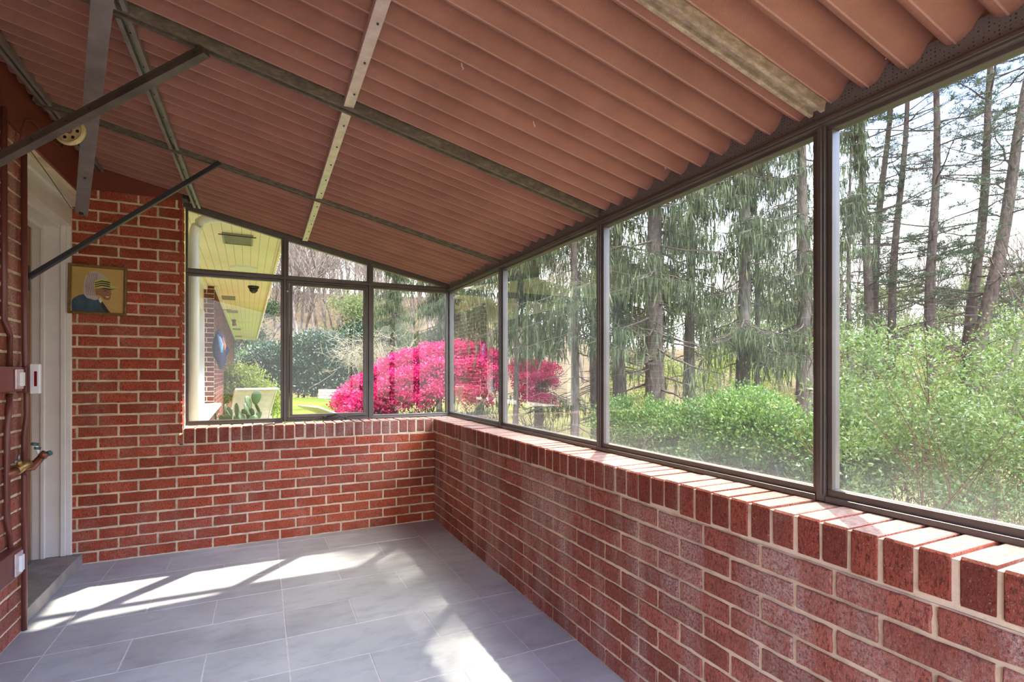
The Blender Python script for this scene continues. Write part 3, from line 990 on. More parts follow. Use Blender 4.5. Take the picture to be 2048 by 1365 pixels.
# ================================================================== LEFT WALL FITTINGS
def pipe(name, pts, r, label):
    mb = MB(); mb.tube(pts, r, 10)
    return tag(mb.build(name, M_PIPE, smooth=True), label, 'pipe')
XP = XL + 0.020
def on(u, v, dx=0.02): return ray(u, v, x=XL + dx)
pipe('electrical_conduit', [on(8, 215), on(9, 640), on(20, 672), on(20, 735)], 0.0105, 'brown painted conduit at the left edge, running down into the upper switch box')
pipe('electrical_conduit', [on(20, 788), on(17, 830), on(14, 860), on(14, 1040), on(20, 1075), on(21, 1124)], 0.0105, 'brown painted conduit joining the upper switch box to the lower one')
pa = [ray(42, 300, y=3.035), ray(44, 640, y=3.035), ray(47, 735, y=3.035), ray(53, 790, y=3.035), ray(54, 830, y=3.035), ray(43, 875, y=3.035), ray(43, 1000, y=3.035), ray(43, 1262, y=3.035)]
pa = [Vector((XL + 0.022 + (p.x - pa[0].x)*0.5, p.y, max(p.z, 0.01))) for p in pa]
pipe('electrical_conduit', pa, 0.011, 'brown painted conduit down the wall corner beside the door')
def switch_box(u0, u1, v0, v1, label, plate):
    p = on((u0+u1)/2, (v0+v1)/2, 0.045)
    e = tag(empty('switch_box', (XL, p.y, p.z)), label, 'switch box')
    ya, yb = on(u0, v0, 0.045).y - p.y, on(u1, v1, 0.045).y - p.y
    hh = (on(u1, v0, 0.045).z - on(u1, v1, 0.045).z) / 2
    mb = MB(); mb.box(0.006, 0.052, ya, yb, -hh, hh); mb.build('box_body', M_PIPE, e, bevel=0.004)
    w2 = min(yb - 0.006, 0.034)
    mb = MB(); mb.box(0.052, 0.060, yb - 0.085, yb - 0.010, -hh*0.80, hh*0.80); mb.build('clear_cover', M_SILVER, e, bevel=0.008)
    mb = MB(); mb.box(0.060, 0.070, yb - 0.060, yb - 0.028, -hh*0.55, hh*0.55); mb.build('rocker_switch', M_PLASTIC, e, bevel=0.002)
switch_box(-30, 41, 735, 784, 'brown metal switch box with white rocker, upper one at the left edge', 1)
switch_box(-30, 40, 1120, 1176, 'brown metal switch box with white rocker, lower one near the floor', 1)
p = ray(52, 760, y=3.02)
mb = MB(); mb.box(XL, XL + 0.042, 3.0, 3.068, p.z - 0.058, p.z + 0.058)
tag(mb.build('junction_box', M_PIPE, bevel=0.003), 'narrow brown junction box on the conduit beside the white wall unit', 'junction box')
a, b = ray(59, 728, y=3.0), ray(80, 788, y=3.0)
e = tag(empty('wall_thermometer', ((a.x+b.x)/2, 3.0, (a.z+b.z)/2)), 'white upright unit with dark red display beside the door casing', 'thermometer')
w2, h2 = (b.x-a.x)/2, (a.z-b.z)/2
mb = MB(); mb.box(-w2, w2, 0, 0.022, -h2, h2); mb.build('housing', M_PLASTIC, e, bevel=0.004)
mb = MB(); mb.box(-w2*0.1, w2*0.45, -0.002, 0.004, -h2*0.5, h2*0.5); mb.build('display_window', M_REDGLASS, e)
# faucet
fp = ray(22, 945, x=XL + 0.03)
e = tag(empty('hose_faucet', fp), 'old brass garden tap with green handles sticking out from the left wall', 'faucet')
def fr(u, v, y=None): return ray(u, v, y=y) - fp
yf = fp.y
mb = MB(); mb.tube([Vector((-0.03, 0, -0.004)), fr(20, 948, yf), fr(34, 940, yf+.02)], 0.017, 12); mb.build('supply_pipe', M_COPPER, e, smooth=True)
mb = MB(); mb.tube([fr(30, 946, yf+.02), fr(42, 935, yf+.04), fr(62, 925, yf+.06)], [0.017, 0.021, 0.015], 12)
mb.tube([fr(40, 934, yf+.03), fr(37, 922, yf+.02)], 0.010, 10); mb.build('valve_body', M_BRASS, e, smooth=True)
mb = MB(); mb.tube([fr(34, 922, yf+.02), fr(28, 926, yf+.01)], 0.006, 8); mb.tube([fr(37, 922, yf+.02), fr(38, 910, yf+.02)], 0.005, 8); mb.build('side_lever', M_STEEL, e, smooth=True)
mb = MB(); mb.tube([fr(46, 946, yf+.05), fr(62, 936, yf+.07), fr(84, 914, yf+.08)], [0.016, 0.017, 0.014], 12)
mb.tube([fr(84, 914, yf+.08), fr(92, 906, yf+.08)], 0.017, 12); mb.build('spout', M_COPPER, e, smooth=True)
for hc, ha, hr in ((fr(99, 907, yf+.085), (0.8,-0.3,0.3), 0.012), (fr(70, 889, yf+.08), (0.2,0,1), 0.014), (fr(75, 897, yf+.08), (0.2,0,1), 0.012)):
    mb = MB(); mb.disc(hc, ha, hr, 0.010, 10); mb.build('valve_knob', M_VALVE, e, smooth=False)
mb = MB(); mb.tube([fr(72, 890, yf+.08), fr(80, 915, yf+.08)], 0.006, 8); mb.build('valve_stem', M_PLASTIC, e)

# ---- framed picture on the rear brick
PT = [ray(137, 527, y=YB-.02), ray(254, 536, y=YB-.02), ray(250, 633, y=YB-.02), ray(139, 627, y=YB-.02)]
pw = (PT[1].x - PT[0].x); ph = (PT[0].z - PT[3].z + PT[1].z - PT[2].z) / 2
pcx, pcz = sum(p.x for p in PT)/4, sum(p.z for p in PT)/4
e = tag(empty('framed_picture', (pcx, YB - 0.008, pcz)), 'small gilt wooden framed portrait of a figure in headscarf and striped visor, on brick wall', 'picture')
e.rotation_euler = (0, math.radians(0.9), 0)
W2, H2, fw = pw/2, ph/2, 0.016
mb = MB()
for k in range(2):
    t0_, d0, d1 = (0.0, 0.0, -0.020) if k == 0 else (0.0, -0.018, -0.026)
    f2 = fw if k == 0 else fw*0.5
    mb.box(-W2, W2, d1, d0, H2 - f2, H2); mb.box(-W2, W2, d1, d0, -H2, -H2 + f2)
    mb.box(-W2, -W2 + f2, d1, d0, -H2 + f2, H2 - f2); mb.box(W2 - f2, W2, d1, d0, -H2 + f2, H2 - f2)
mb.build('picture_frame', M_FRAMEWOOD, e, bevel=0.002)
def flat(name, c, **k): return simple(name, c, 0.55, **k)
PM = [simple('print_ground', rgb(196, 160, 88), 0.45, var=0.12, scale=9), flat('print_blue', rgb(62, 84, 92), var=.25), flat('print_scarf', rgb(190, 172, 160), var=.15),
      flat('print_cap', rgb(196, 184, 96), var=.05), flat('print_dark', rgb(54, 46, 40), var=.1), flat('print_skin', rgb(150, 104, 66), var=.1), flat('print_line', rgb(130, 108, 104), var=.1), flat('print_pale', rgb(226, 214, 190), var=.05)]
mb = MB()
iw, ih = W2 - fw*0.6, H2 - fw*0.6
mb.box(-iw, iw, -0.010, -0.004, -ih, ih, 0)
def poly(pts, mi, lay):
    # picture coordinates 0..1 from the top left
    vs = [(-iw + 2*iw*x, -0.0101 - 0.0003*lay, ih - 2*ih*y) for x, y in pts]
    mb.add(vs, [tuple(range(len(vs)))], mi)
poly([(0,1),(0,.80),(.06,.70),(.16,.63),(.27,.60),(.40,.64),(.52,.68),(.58,.76),(.64,.88),(.72,1)], 1, 1)
poly([(.55,.70),(.62,.80),(.70,.93),(.76,1),(.66,1),(.56,.84)], 4, 2)
poly([(.46,.40),(.72,.42),(.735,.50),(.75,.57),(.73,.60),(.735,.64),(.71,.70),(.62,.70),(.55,.62),(.46,.60)], 5, 2)
poly([(.34,.12),(.28,.20),(.24,.34),(.23,.48),(.25,.62),(.30,.68),(.44,.72),(.52,.70),(.48,.64),(.43,.55),(.42,.44),(.46,.34),(.56,.26),(.66,.24),(.60,.15),(.48,.10),(.40,.10)], 2, 3)
for k in range(6):
    x = .27 + k*.032
    poly([(x+.05,.13),(x+.06,.13),(x+.012,.40),(x+.04,.62),(x+.03,.63),(x,.40)], 6, 4)
poly([(.42,.36),(.45,.29),(.56,.235),(.66,.24),(.73,.31),(.77,.385),(.89,.40),(.86,.43),(.76,.45),(.62,.44),(.50,.465),(.42,.46)], 3, 5)
for k in range(3):
    y = .31 + k*.045
    poly([(.43,y+.03),(.56,y-.025),(.70,y-.012),(.74,y+.03),(.70,y+.018),(.56,y+.0),(.44,y+.045)], 4, 6)
poly([(.50,.465),(.62,.44),(.76,.45),(.86,.43),(.74,.475),(.62,.47)], 4, 6)
poly([(.60,.50),(.66,.495),(.66,.515),(.60,.515)], 4, 6)
poly([(.64,.62),(.69,.625),(.715,.61),(.70,.645),(.66,.65)], 7, 6)
poly([(.52,.68),(.55,.66),(.58,.72),(.56,.78),(.52,.74)], 7, 6)
mb.build('portrait_print', PM, e)

# ================================================================== OUTDOORS
def sstep(x):
    x = np.clip(x, 0, 1); return x * x * (3 - 2 * x)
def gz_np(x, y):
    r = np.hypot(x, y); a = np.degrees(np.arctan2(x, y))
    right = sstep((x - 2.0) / 3.0) * (1 - sstep((y - 9) / 8.0) * 0.7)
    z = -0.10 + 0.30 * sstep((y - 8) / 12) * (1 - right) - 0.75 * right
    amp = 10.5 + (4.2 - 10.5) * sstep((a - 16) / 26)
    z = z + amp * sstep((r - 30) / 34)
    z = z + 0.04 * np.sin(x * 1.3) * np.cos(y * 0.9) * sstep((r - 5) / 5)
    return z
def gz(x, y): return float(gz_np(np.array([x]), np.array([y]))[0])

def grid_mesh(name, xs, ys, zoff, mat):
    X, Y = np.meshgrid(xs, ys, indexing='ij')
    Z = gz_np(X, Y) + zoff
    V = np.stack([X, Y, Z], -1).reshape(-1, 3)
    n, m = len(xs), len(ys)
    I, J = np.meshgrid(np.arange(n-1), np.arange(m-1), indexing='ij')
    a = (I*m + J).ravel()
    return np_mesh(name, V, np.stack([a, a+m, a+m+1, a+1], 1), None, mat, smooth=True)
tag(grid_mesh('ground', np.linspace(-40, 110, 151), np.linspace(-30, 120, 151), -0.12, M_GROUND), 'leafy green and brown ground around the house', kind='structure')
tag(grid_mesh('lawn', np.linspace(-6.0, 3.0, 46), np.linspace(4.35, 21.0, 80), 0.0, M_LAWN), 'bright mown lawn behind the rear window', kind='structure')

# ---- house wing with deep soffit, seen through the rear window
HA = math.radians(1.25)
HO = Vector((-0.52, 4.30, 0))
hrot = Matrix.Rotation(HA, 4, 'Z')
def HW(lx, ly, z): return HO + hrot @ Vector((lx, ly, z))
hs = tag(empty('house_wing', HO, HA), 'brick house wing with cream beadboard soffit behind the rear window', 'building')
mb = MB(); rh = random.Random(5)
mb.box(-4.0, -0.004, 4.26, 16.4, -0.15, 2.45, 1)
brick_face(mb, (0.0, 4.26, -0.1), (0, 1, 0), (1, 0, 0), 12.1, 0.0, 36, 0.1, rh, pitch=0.21)
brick_face(mb, (-0.22, 4.26, 0.0), (1, 0, 0), (0, -1, 0), 0.215, 0.70, 25, 0.1, rh)
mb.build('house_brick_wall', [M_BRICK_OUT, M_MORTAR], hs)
mb = MB()
mb.box(-0.60, 0.06, -0.02, 4.26, -0.15, 0.66, 1)
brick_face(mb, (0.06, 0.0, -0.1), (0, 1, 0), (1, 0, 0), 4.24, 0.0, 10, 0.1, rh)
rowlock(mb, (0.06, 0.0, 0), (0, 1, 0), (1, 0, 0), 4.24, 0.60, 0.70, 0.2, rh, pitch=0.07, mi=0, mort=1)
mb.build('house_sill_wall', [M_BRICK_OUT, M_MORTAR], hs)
mb = MB(); mb.box(-0.30, 0.085, -0.01, 4.25, 0.704, 0.742); mb.build('house_sill_board', M_WHITE, hs, bevel=0.004)
mb = MB()
mb.box(-0.21, -0.13, 0.0, 4.25, 2.05, 2.418)
for a, b in ((0.0, 0.12), (1.32, 1.44), (2.70, 2.82), (4.10, 4.255)): mb.box(-0.20, -0.12, a, b, 0.742, 2.05)
mb.build('house_window_casing', M_WHITE, hs, bevel=0.004)
for k, (a, b) in enumerate(((0.12, 1.32), (1.44, 2.70), (2.82, 4.10))):
    mb = MB(); mb.box(-0.185, -0.175, a, b, 0.742, 2.05); mb.build('house_window_pane', M_GLASS_H, hs)
mb = MB(); mb.box(-0.4, 0.70, -0.06, 16.6, 2.42, 2.45); mb.build('soffit', M_SOFFIT, hs)
mb = MB(); mb.box(0.0, 0.05, 4.2, 16.4, 2.37, 2.419); mb.box(-0.13, -0.08, -0.02, 4.2, 2.36, 2.419); mb.build('soffit_moulding', M_WHITE, hs, bevel=0.006)
mb = MB(); mb.box(0.70, 0.715, -0.06, 16.62, 2.38, 2.50); mb.box(-0.4, 0.715, 16.60, 16.625, 2.38, 2.58)
mb.build('fascia_board', M_SOFFIT, hs)
mb = MB()
mb.box(0.715, 0.735, -0.06, 16.6, 2.42, 2.50)
for k in range(110): mb.box(0.698, 0.738, k*0.15, k*0.15 + 0.012, 2.415, 2.425)
mb.build('gutter', M_WHITE, hs)
mb = MB(); p = [(-0.5, -0.06, 2.46), (0.9, -0.06, 2.50), (0.9, 16.7, 2.50), (-0.5, 16.7, 2.46), (-4.2, -0.06, 3.6), (-4.1, -0.06, 3.65), (-4.1, 16.7, 3.65), (-4.2, 16.7, 3.6)]
mb.add([(0.735,-.07,2.51),(0.735,16.8,2.51),(-4.2,16.8,4.0),(-4.2,-.07,4.0),(0.735,-.07,2.47),(0.735,16.8,2.47),(-4.2,16.8,3.96),(-4.2,-.07,3.96)], [(0,1,2,3),(4,7,6,5),(0,4,5,1),(1,5,6,2),(2,6,7,3),(3,7,4,0)])
mb.build('house_roof', M_BRONZE_D, hs)
vlab = ['rectangular grey soffit vent nearest the rear window', 'second grey soffit vent from the window, under the beadboard', 'third grey soffit vent along the eave',
        'fourth, small-looking grey soffit vent along the eave', 'farthest grey soffit vent at the end of the eave']
for k, (lx, ly) in enumerate(((0.345, 1.12), (0.12, 5.4), (0.13, 7.5), (0.13, 12.2), (0.13, 15.4))):
    e = tag(empty('soffit_vent', HW(lx, ly, 2.418), HA), vlab[k], 'vent')
    mb = MB(); W = 0.11; Lh = 0.17
    mb.box(-W-.015, W+.015, -Lh-.015, -Lh, -0.018, 0); mb.box(-W-.015, W+.015, Lh, Lh+.015, -0.018, 0)
    mb.box(-W-.015, -W, -Lh, Lh, -0.018, 0); mb.box(W, W+.015, -Lh, Lh, -0.018, 0)
    mb.build('vent_frame', M_VENT, e)
    mb = MB()
    for j in range(9): mb.box(-W, W, -Lh + 0.036*j + 0.006, -Lh + 0.036*j + 0.022, -0.014, -0.003)
    mb.build('louvre', M_VENT, e)
    if k == 0:
        mb = MB(); mb.box(-W-.04, W+.04, -Lh-.05, -Lh-.042, -0.03, -0.022); mb.build('hanging_rod', M_BRONZE_D, e)
mb = MB(); mb.tube([(0,0,0), (0,0,-0.03)], [0.075, 0.07], 20); mb.tube([(0,0,-0.03), (0,0,-0.07), (0,0,-0.10)], [0.06, 0.052, 0.02], 20)
e = mb.build('dome_camera', M_BLACK, smooth=True, loc=HW(0.50, 4.0, 2.42)); tag(e, 'black dome camera under the cream soffit', 'camera')
mb = MB(); mb.tube([(0,0,0), (0,0,-0.02)], [0.15, 0.14], 28)
tag(mb.build('round_soffit_lamp', M_WHITE, loc=HW(0.39, 2.57, 2.42)), 'flat white round disc lamp on the soffit behind the first vent', 'lamp')
mb = MB(); mb.tube([(0,0,0), (0,0,-0.06), (0.01,0,-0.14)], [0.05, 0.035, 0.05], 14)
tag(mb.build('hanging_lantern', M_COPPER, smooth=True, loc=HW(0.14, 9.4, 2.42)), 'small brown lamp hanging from the soffit between the third and fourth vents', 'lamp')

# corrugated white downspout with an elbow
pts = [Vector((*at(388, 4.0), z)) for z in (0.0, 1.0, 2.0, 2.20)]
for u, v in ((389, 466), (394, 452), (404, 442), (420, 437), (450, 436), (480, 440)):
    x, y = at(u, 4.0); pts.append(Vector((x, y, HC + (747 - v)/F_*4.0)))
full = []
for i in range(len(pts)-1):
    n = max(1, int((pts[i+1]-pts[i]).length / 0.02))
    for k in range(n): full.append(pts[i].lerp(pts[i+1], k/n))
mb = MB(); mb.tube(full, [0.036 + (0.003 if (i % 2 and q.z > 2.0) else 0) for i, q in enumerate(full)], 14)
tag(mb.build('downspout', M_WHITE, smooth=True), 'white rain pipe with ribbed elbow just outside the rear window', 'pipe')

# fish wind sock hanging from a rod
M_FISH = simple('fish_fabric', rgb(42, 40, 70), 0.6, var=0.6, scale=30)
M_FISH2 = simple('fish_stripe', rgb(120, 150, 190), 0.6, var=0.3, scale=20)
M_FISH3 = simple('fish_orange', rgb(196, 110, 60), 0.6, var=0.2, scale=20)
fx, fy = at(443, 7.2)
e = tag(empty('fish_windsock', (fx, fy, HC)), 'dark patterned fish-shaped wind sock hanging by the brick corner', 'wind sock')
k72 = 7.2 / F_
def fp2(u, v, o=0): return Vector(((u-443)*k72*C_, -(u-443)*k72*S_ + o, (747-v)*k72))
mb = MB(); mb.tube([fp2(430, 620), fp2(462, 620)], 0.004, 6); mb.tube([fp2(434, 620), fp2(437, 662)], 0.002, 5); mb.build('hanging_rod', M_BRONZE_D, e)
mb = MB(); mb.tube([fp2(437, 661), fp2(439, 675), fp2(440, 695), fp2(440, 712), fp2(443, 728), fp2(441, 740)], [0.02, 0.07, 0.10, 0.085, 0.05, 0.015], 14); mb.build('fish_body', M_FISH, e, smooth=True)
mb = MB(); a = [fp2(438, 664, -.09), fp2(452, 684, -.03), fp2(460, 702, 0), fp2(450, 716, 0), fp2(444, 700, -.05)]
mb.add(a + [q + Vector((0.004, 0.012, 0)) for q in a], [(0,1,2,3,4),(9,8,7,6,5)] + [(i, (i+1)%5, 5+(i+1)%5, 5+i) for i in range(5)]); mb.build('side_fin', M_FISH, e)
mb = MB(); mb.tube([fp2(438, 670, -.055), fp2(443, 690, -.075), fp2(444, 706, -.07)], [0.02, 0.035, 0.015], 8); mb.build('light_stripe', M_FISH2, e, smooth=True)
mb = MB(); mb.tube([fp2(446, 676, -.05), fp2(450, 692, -.04), fp2(448, 706, -.03)], [0.01, 0.02, 0.008], 8); mb.build('orange_stripe', M_FISH3, e, smooth=True)

# loungers
def lounger(u, d, z_head, yaw, label, back=0.9):
    x, y = at(u, d); g = gz(x, y)
    e = tag(empty('lounge_chair', (x, y, g), yaw), label, 'lounge chair', None)
    # local: x = width, y = length (head at y=0), seat from y 0.55 on
    zs = 0.33; hw = 0.29
    zh = z_head - g
    prof = [(-0.02, zh), (0.06, zh - 0.03), (0.30*back + .1, (zh + zs)/2 - 0.01), (0.62, zs), (0.95, zs + 0.03), (1.30, zs + 0.06), (1.62, zs - 0.05)]
    mb = MB()
    n = len(prof); vs = []
    for s in (-1, 1):
        for (yy, zz) in prof: vs.append((s*(hw-.02), yy, zz))
    for s in (-1, 1):
        for (yy, zz) in prof: vs.append((s*(hw-.02), yy, zz - 0.008))
    fs = []
    for i in range(n-1):
        fs += [(i, i+1, n+i+1, n+i), (2*n+i, 3*n+i, 3*n+i+1, 2*n+i+1), (i, 2*n+i, 2*n+i+1, i+1), (n+i, n+i+1, 3*n+i+1, 3*n+i)]
    mb.add(vs, fs); mb.build('sling', M_SLING, e, smooth=False)
    for s in (-1, 1):
        mb = MB(); mb.tube([(s*hw, yy, zz) for yy, zz in prof], 0.016, 8); mb.build('side_rail', M_CHFRAME, e, smooth=True)
        for yy in (0.35, 1.45):
            mb = MB(); mb.tube([(s*hw, yy, zs if yy > .6 else zs + (zh - zs)*0.35), (s*(hw+.02), yy + (-0.05 if yy < 1 else 0.05), 0.0)], 0.014, 8); mb.build('leg', M_CHFRAME, e, smooth=True)
        mb = MB(); mb.tube([(s*(hw+.02), 0.18, zs + .12 if zh > .6 else zs + .08), (s*(hw+.03), 0.5, zs + 0.20), (s*(hw+.03), 0.85, zs + .18), (s*(hw+.01), 0.92, zs)], 0.013, 8); mb.build('armrest', M_CHFRAME, e, smooth=True)
    mb = MB(); mb.tube([(-hw, prof[0][0], zh), (hw, prof[0][0], zh)], 0.016, 8); mb.build('head_rail', M_CHFRAME, e, smooth=True)
lounger(514, 7.9, 0.93, math.radians(14), 'beige sling lounge chair with raised back, seen from behind the rear window')
lounger(618, 8.6, 0.62, math.radians(-62), 'low beige lounge chair lying on the lawn beside the azalea', 1.4)

# prickly pear
e = tag(empty('prickly_pear', (*at(474, 6.3), gz(*at(474, 6.3)))), 'prickly pear cactus cluster beside the beige lounge chair', 'cactus')
rc = random.Random(4)
def pad(parent, c, r, tilt, az):
    vs, fs = [], []
    n, m = 14, 7
    nx_ = Vector((math.cos(az), math.sin(az), 0)); upd = (Vector((0,0,1)) + nx_*tilt).normalized(); th = nx_.cross(upd)
    sidev = th; nrm = sidev.cross(upd)
    for j in range(m):
        b = math.pi * j / (m-1)
        for i in range(n):
            a = 2*math.pi*i/n
            px_, py_, pz_ = math.sin(b)*math.cos(a), math.sin(b)*math.sin(a), -math.cos(b)
            vs.append(Vector(c) + sidev*px_*r*0.62*(1+0.25*pz_) + nrm*py_*r*0.16 + upd*(pz_+1)*r*0.95)
    for j in range(m-1):
        for i in range(n): fs.append((j*n+i, j*n+(i+1)%n, (j+1)*n+(i+1)%n, (j+1)*n+i))
    q = MB(); q.add(vs, fs); q.build('cactus_pad', M_CACTUS, parent, smooth=True)
    return Vector(c) + upd*r*1.8
g0 = gz(*at(478, 6.3))
for k in range(44):
    lx, ly = rc.uniform(-0.30, 0.22), rc.uniform(-0.35, 0.35)
    t = Vector((lx, ly, rc.uniform(0.33, 0.5)))
    for lv in range(rc.choice((2, 3, 3, 4))):
        r = rc.uniform(0.06, 0.10)
        t = pad(e, t, r, rc.uniform(-0.5, 0.5), rc.uniform(0, 6.28)) - Vector((0,0,0.02))
        if t.z > 1.05: break
mb = MB(); mb.tube([(0,0,0), (0,0,.15), (0,0,0.40)], [0.20, 0.26, 0.30], 18); mb.build('planter', M_POT, e, smooth=False)

# low block edging in front of the hedge
xa, ya = at(640, 19.3); xb, yb = at(705, 19.0)
mb = MB(); L = math.hypot(xb-xa, yb-ya); ud = Vector((xb-xa, yb-ya, 0))/L; nd = Vector((ud.y, -ud.x, 0))
g1 = gz(xa, ya)
mb.bar((xa, ya, g1+.17), (xb, yb, g1+.17), 0.2, 0.36, mi=1)
brick_face(mb, Vector((xa, ya, g1)) + nd*0.1, ud, nd, L, 0.0, 3, 0, random.Random(2), pitch=0.3, course=0.12, proud=0.02)
tag(mb.build('block_edging', [M_VENT, M_MORTAR]), 'short low grey block edging wall at the foot of the hedge', 'wall')

# ---------------------------------------------------------------- foliage
def blob_leaves(rng, blobs, n, L, W, clump=18, spread=0.05, up=0.4, lo=None, shell=0.30):
    """blobs: list of (cx,cy,cz,rx,ry,rz)"""
    B = np.array(blobs, float)
    area = (B[:,3]*B[:,4] + B[:,3]*B[:,5] + B[:,4]*B[:,5])
    nc = max(1, n // clump)
    idx = rng.choice(len(B), nc, p=area/area.sum())
    d = unit(rng.normal(size=(nc, 3)))
    d[:, 2] = np.where(d[:, 2] < -0.35, -d[:, 2], d[:, 2])
    rad = 1 - np.abs(rng.normal(0, shell*0.5, nc))
    c = B[idx, :3] + d * B[idx, 3:6] * rad[:, None]
    ct = rng.random(nc)
    base = np.repeat(c, clump, 0) + rng.normal(0, spread, (nc*clump, 3))
    dd = unit(np.repeat(d, clump, 0) * 0.6 + rng.normal(0, 0.7, (nc*clump, 3)) + np.array([0, 0, up]))
    m = len(base)
    V, Fq, t = rhombs(rng, base, dd, rng.uniform(0.6, 1.2, m) * L, rng.uniform(0.7, 1.1, m) * W)
    t = 0.6 * t + 0.4 * np.repeat(np.repeat(ct, clump), 4)
    return V, Fq, t

def stems(mb, rng, x, y, g, h, n, spread, r=0.012, forks=3):
    for k in range(n):
        a = rng.uniform(0, 6.28); lean = rng.uniform(0.1, 1.0) * spread
        p0 = Vector((x + rng.uniform(-.12, .12), y + rng.uniform(-.12, .12), g))
        p2 = Vector((x + math.cos(a)*lean, y + math.sin(a)*lean, g + h * rng.uniform(0.6, 1.0)))
        p1 = p0.lerp(p2, 0.5) + Vector((rng.uniform(-.1,.1), rng.uniform(-.1,.1), 0.1*h))
        pts = [p0*(1-t)**2 + p1*2*t*(1-t) + p2*t*t for t in (0, .2, .4, .6, .8, 1)]
        mb.tube(pts, [r*(1-0.8*i/5) for i in range(6)], 5)
        for f in range(forks):
            q = pts[rng.randint(2, 4)]
            a2 = rng.uniform(0, 6.28); l2 = rng.uniform(.15, .4)*h
            e2 = q + Vector((math.cos(a2)*l2*.6, math.sin(a2)*l2*.6, l2*.7))
            mb.tube([q, q.lerp(e2, .5) + Vector((rng.uniform(-.04,.04),)*3), e2], [r*.5, r*.35, r*.15], 4)

def shrub(name, label, cat_, u, d, blobs_rel, n, L, W, leafmat, stemmat, seed, h=1.0, nst=8, group=None, **kw):
    x, y = at(u, d); g = gz(x, y) - 0.12
    e = tag(empty(name, (x, y, g)), label, cat_, group)
    rng = np.random.default_rng(seed); rr = random.Random(seed)
    V, Fq, t = blob_leaves(rng, blobs_rel, n, L, W, **kw)
    np_mesh('foliage', V, Fq, t, leafmat, e)
    mb = MB(); 
    for bl in blobs_rel[::max(1, len(blobs_rel)//4)]:
        stems(mb, rr, bl[0]*0.8, bl[1]*0.8, 0.0, max(bl[2], .3) + bl[5]*0.7, max(2, nst//3), (bl[3]+bl[4])*.5, r=kw.get('sr', 0.012) if False else 0.012)
    mb.build('stem_cluster', stemmat, e)
    return e

def spread_blobs(rr, pts, k, jit, rmin, rmax):
    out = []
    for (x, y, z) in pts:
        for _ in range(k):
            r = rr.uniform(rmin, rmax)
            out.append((x + rr.uniform(-jit, jit), y + rr.uniform(-jit, jit), z + rr.uniform(-jit, jit)*.5, r, r, r*rr.uniform(.7, 1)))
    return out

# azalea hedge in bloom
def azalea(u0, u1, d, ztop_fn, label, seed, n):
    xc, yc = at((u0+u1)/2, d); g = gz(xc, yc)
    e = tag(empty('azalea_shrub', (xc, yc, g)), label, 'shrub')
    rr = random.Random(seed); rng = np.random.default_rng(seed)
    bl = []
    K = max(6, int((u1-u0)*d/F_/0.10))
    for k in range(K):
        u = u0 + (u1-u0)*(k+.5)/K
        zt = ztop_fn((u-u0)/(u1-u0)) - g
        for dd in (-0.55, -0.1, 0.4):
            x, y = at(u + rr.uniform(-8, 8), d + dd + rr.uniform(-.15, .15))
            r = rr.uniform(.16, .26)
            zz = zt - r - (0.28 if dd < -.3 else 0) - rr.uniform(0, .10)
            bl.append((x-xc, y-yc, zz, r, r, r*.9))
            if rr.random() < .7: bl.append((x-xc, y-yc - .05, max(.25, zz - rr.uniform(.25, .55)), r, r, r*.9))
    V, Fq, t = blob_leaves(rng, bl, n, 0.042, 0.040, clump=26, spread=0.045, up=0.3)
    np_mesh('blossom', V, Fq, t, L_AZALEA, e)
    V, Fq, t = blob_leaves(rng, [(b[0], b[1], b[2]-.05, b[3]*.95, b[4]*.95, b[5]) for b in bl] + [(b[0], b[1], .35, .2, .2, .25) for b in bl[::2]], int(n*.45), 0.035, 0.016, clump=14, spread=0.06)
    np_mesh('foliage', V, Fq, t, L_AZLEAF, e)
    mb = MB()
    for k in range(5):
        x, y = at(u0 + (u1-u0)*(k+.5)/5, d); stems(mb, rr, x-xc, y-yc, 0, 1.2, 5, .6, .014, 4)
    mb.build('stem_cluster', B_TWIG, e)
def zt1(f): 
    return 0.78 + 0.80 * min(1, f*2.4)**0.8 + (0.14 if 0.55 < f < 0.9 else 0.0)
azalea(684, 985, 9.3, zt1, 'large azalea covered in bright magenta blossom behind the rear corner', 21, 95000)
azalea(1030, 1108, 12.8, lambda f: 1.50, 'smaller reddish-pink azalea half hidden behind the drooping spruce branches', 22, 14000)

# laurel hedge
rr = random.Random(31)
pts = []
for k in range(18):
    f = k/17
    u = 500 + 255*f
    zt = 1.9 + 0.75*math.sin(min(1, f*1.6)*math.pi/2) + 0.15*math.sin(f*17)
    x, y = at(u, 20.5)
    pts.append((u, zt))
xc, yc = at(630, 20.5); gl = gz(xc, yc)
bl = []
for (u, zt) in pts:
    for dd in (-.5, .4):
        x, y = at(u, 20.5 + dd)
        for zz in np.arange(0.35, zt - gl - .1, 0.42):
            r = rr.uniform(.34, .5); bl.append((x-xc+rr.uniform(-.1,.1), y-yc+rr.uniform(-.15,.15), zz, r, r, r))
e = tag(empty('laurel_hedge', (xc, yc, gl)), 'tall dark glossy laurel hedge across the end of the lawn', 'hedge')
rng = np.random.default_rng(31)
V, Fq, t = blob_leaves(rng, bl, 80000, 0.12, 0.05, clump=14, spread=0.12, up=0.5, shell=.5)
np_mesh('foliage', V, Fq, t, L_LAUREL, e)
mb = MB()
for k in range(9): stems(mb, rr, -2+k*.5, (k%3)*.2, 0, 1.9, 3, .4, .03, 2)
mb.build('stem_cluster', B_TWIG, e)

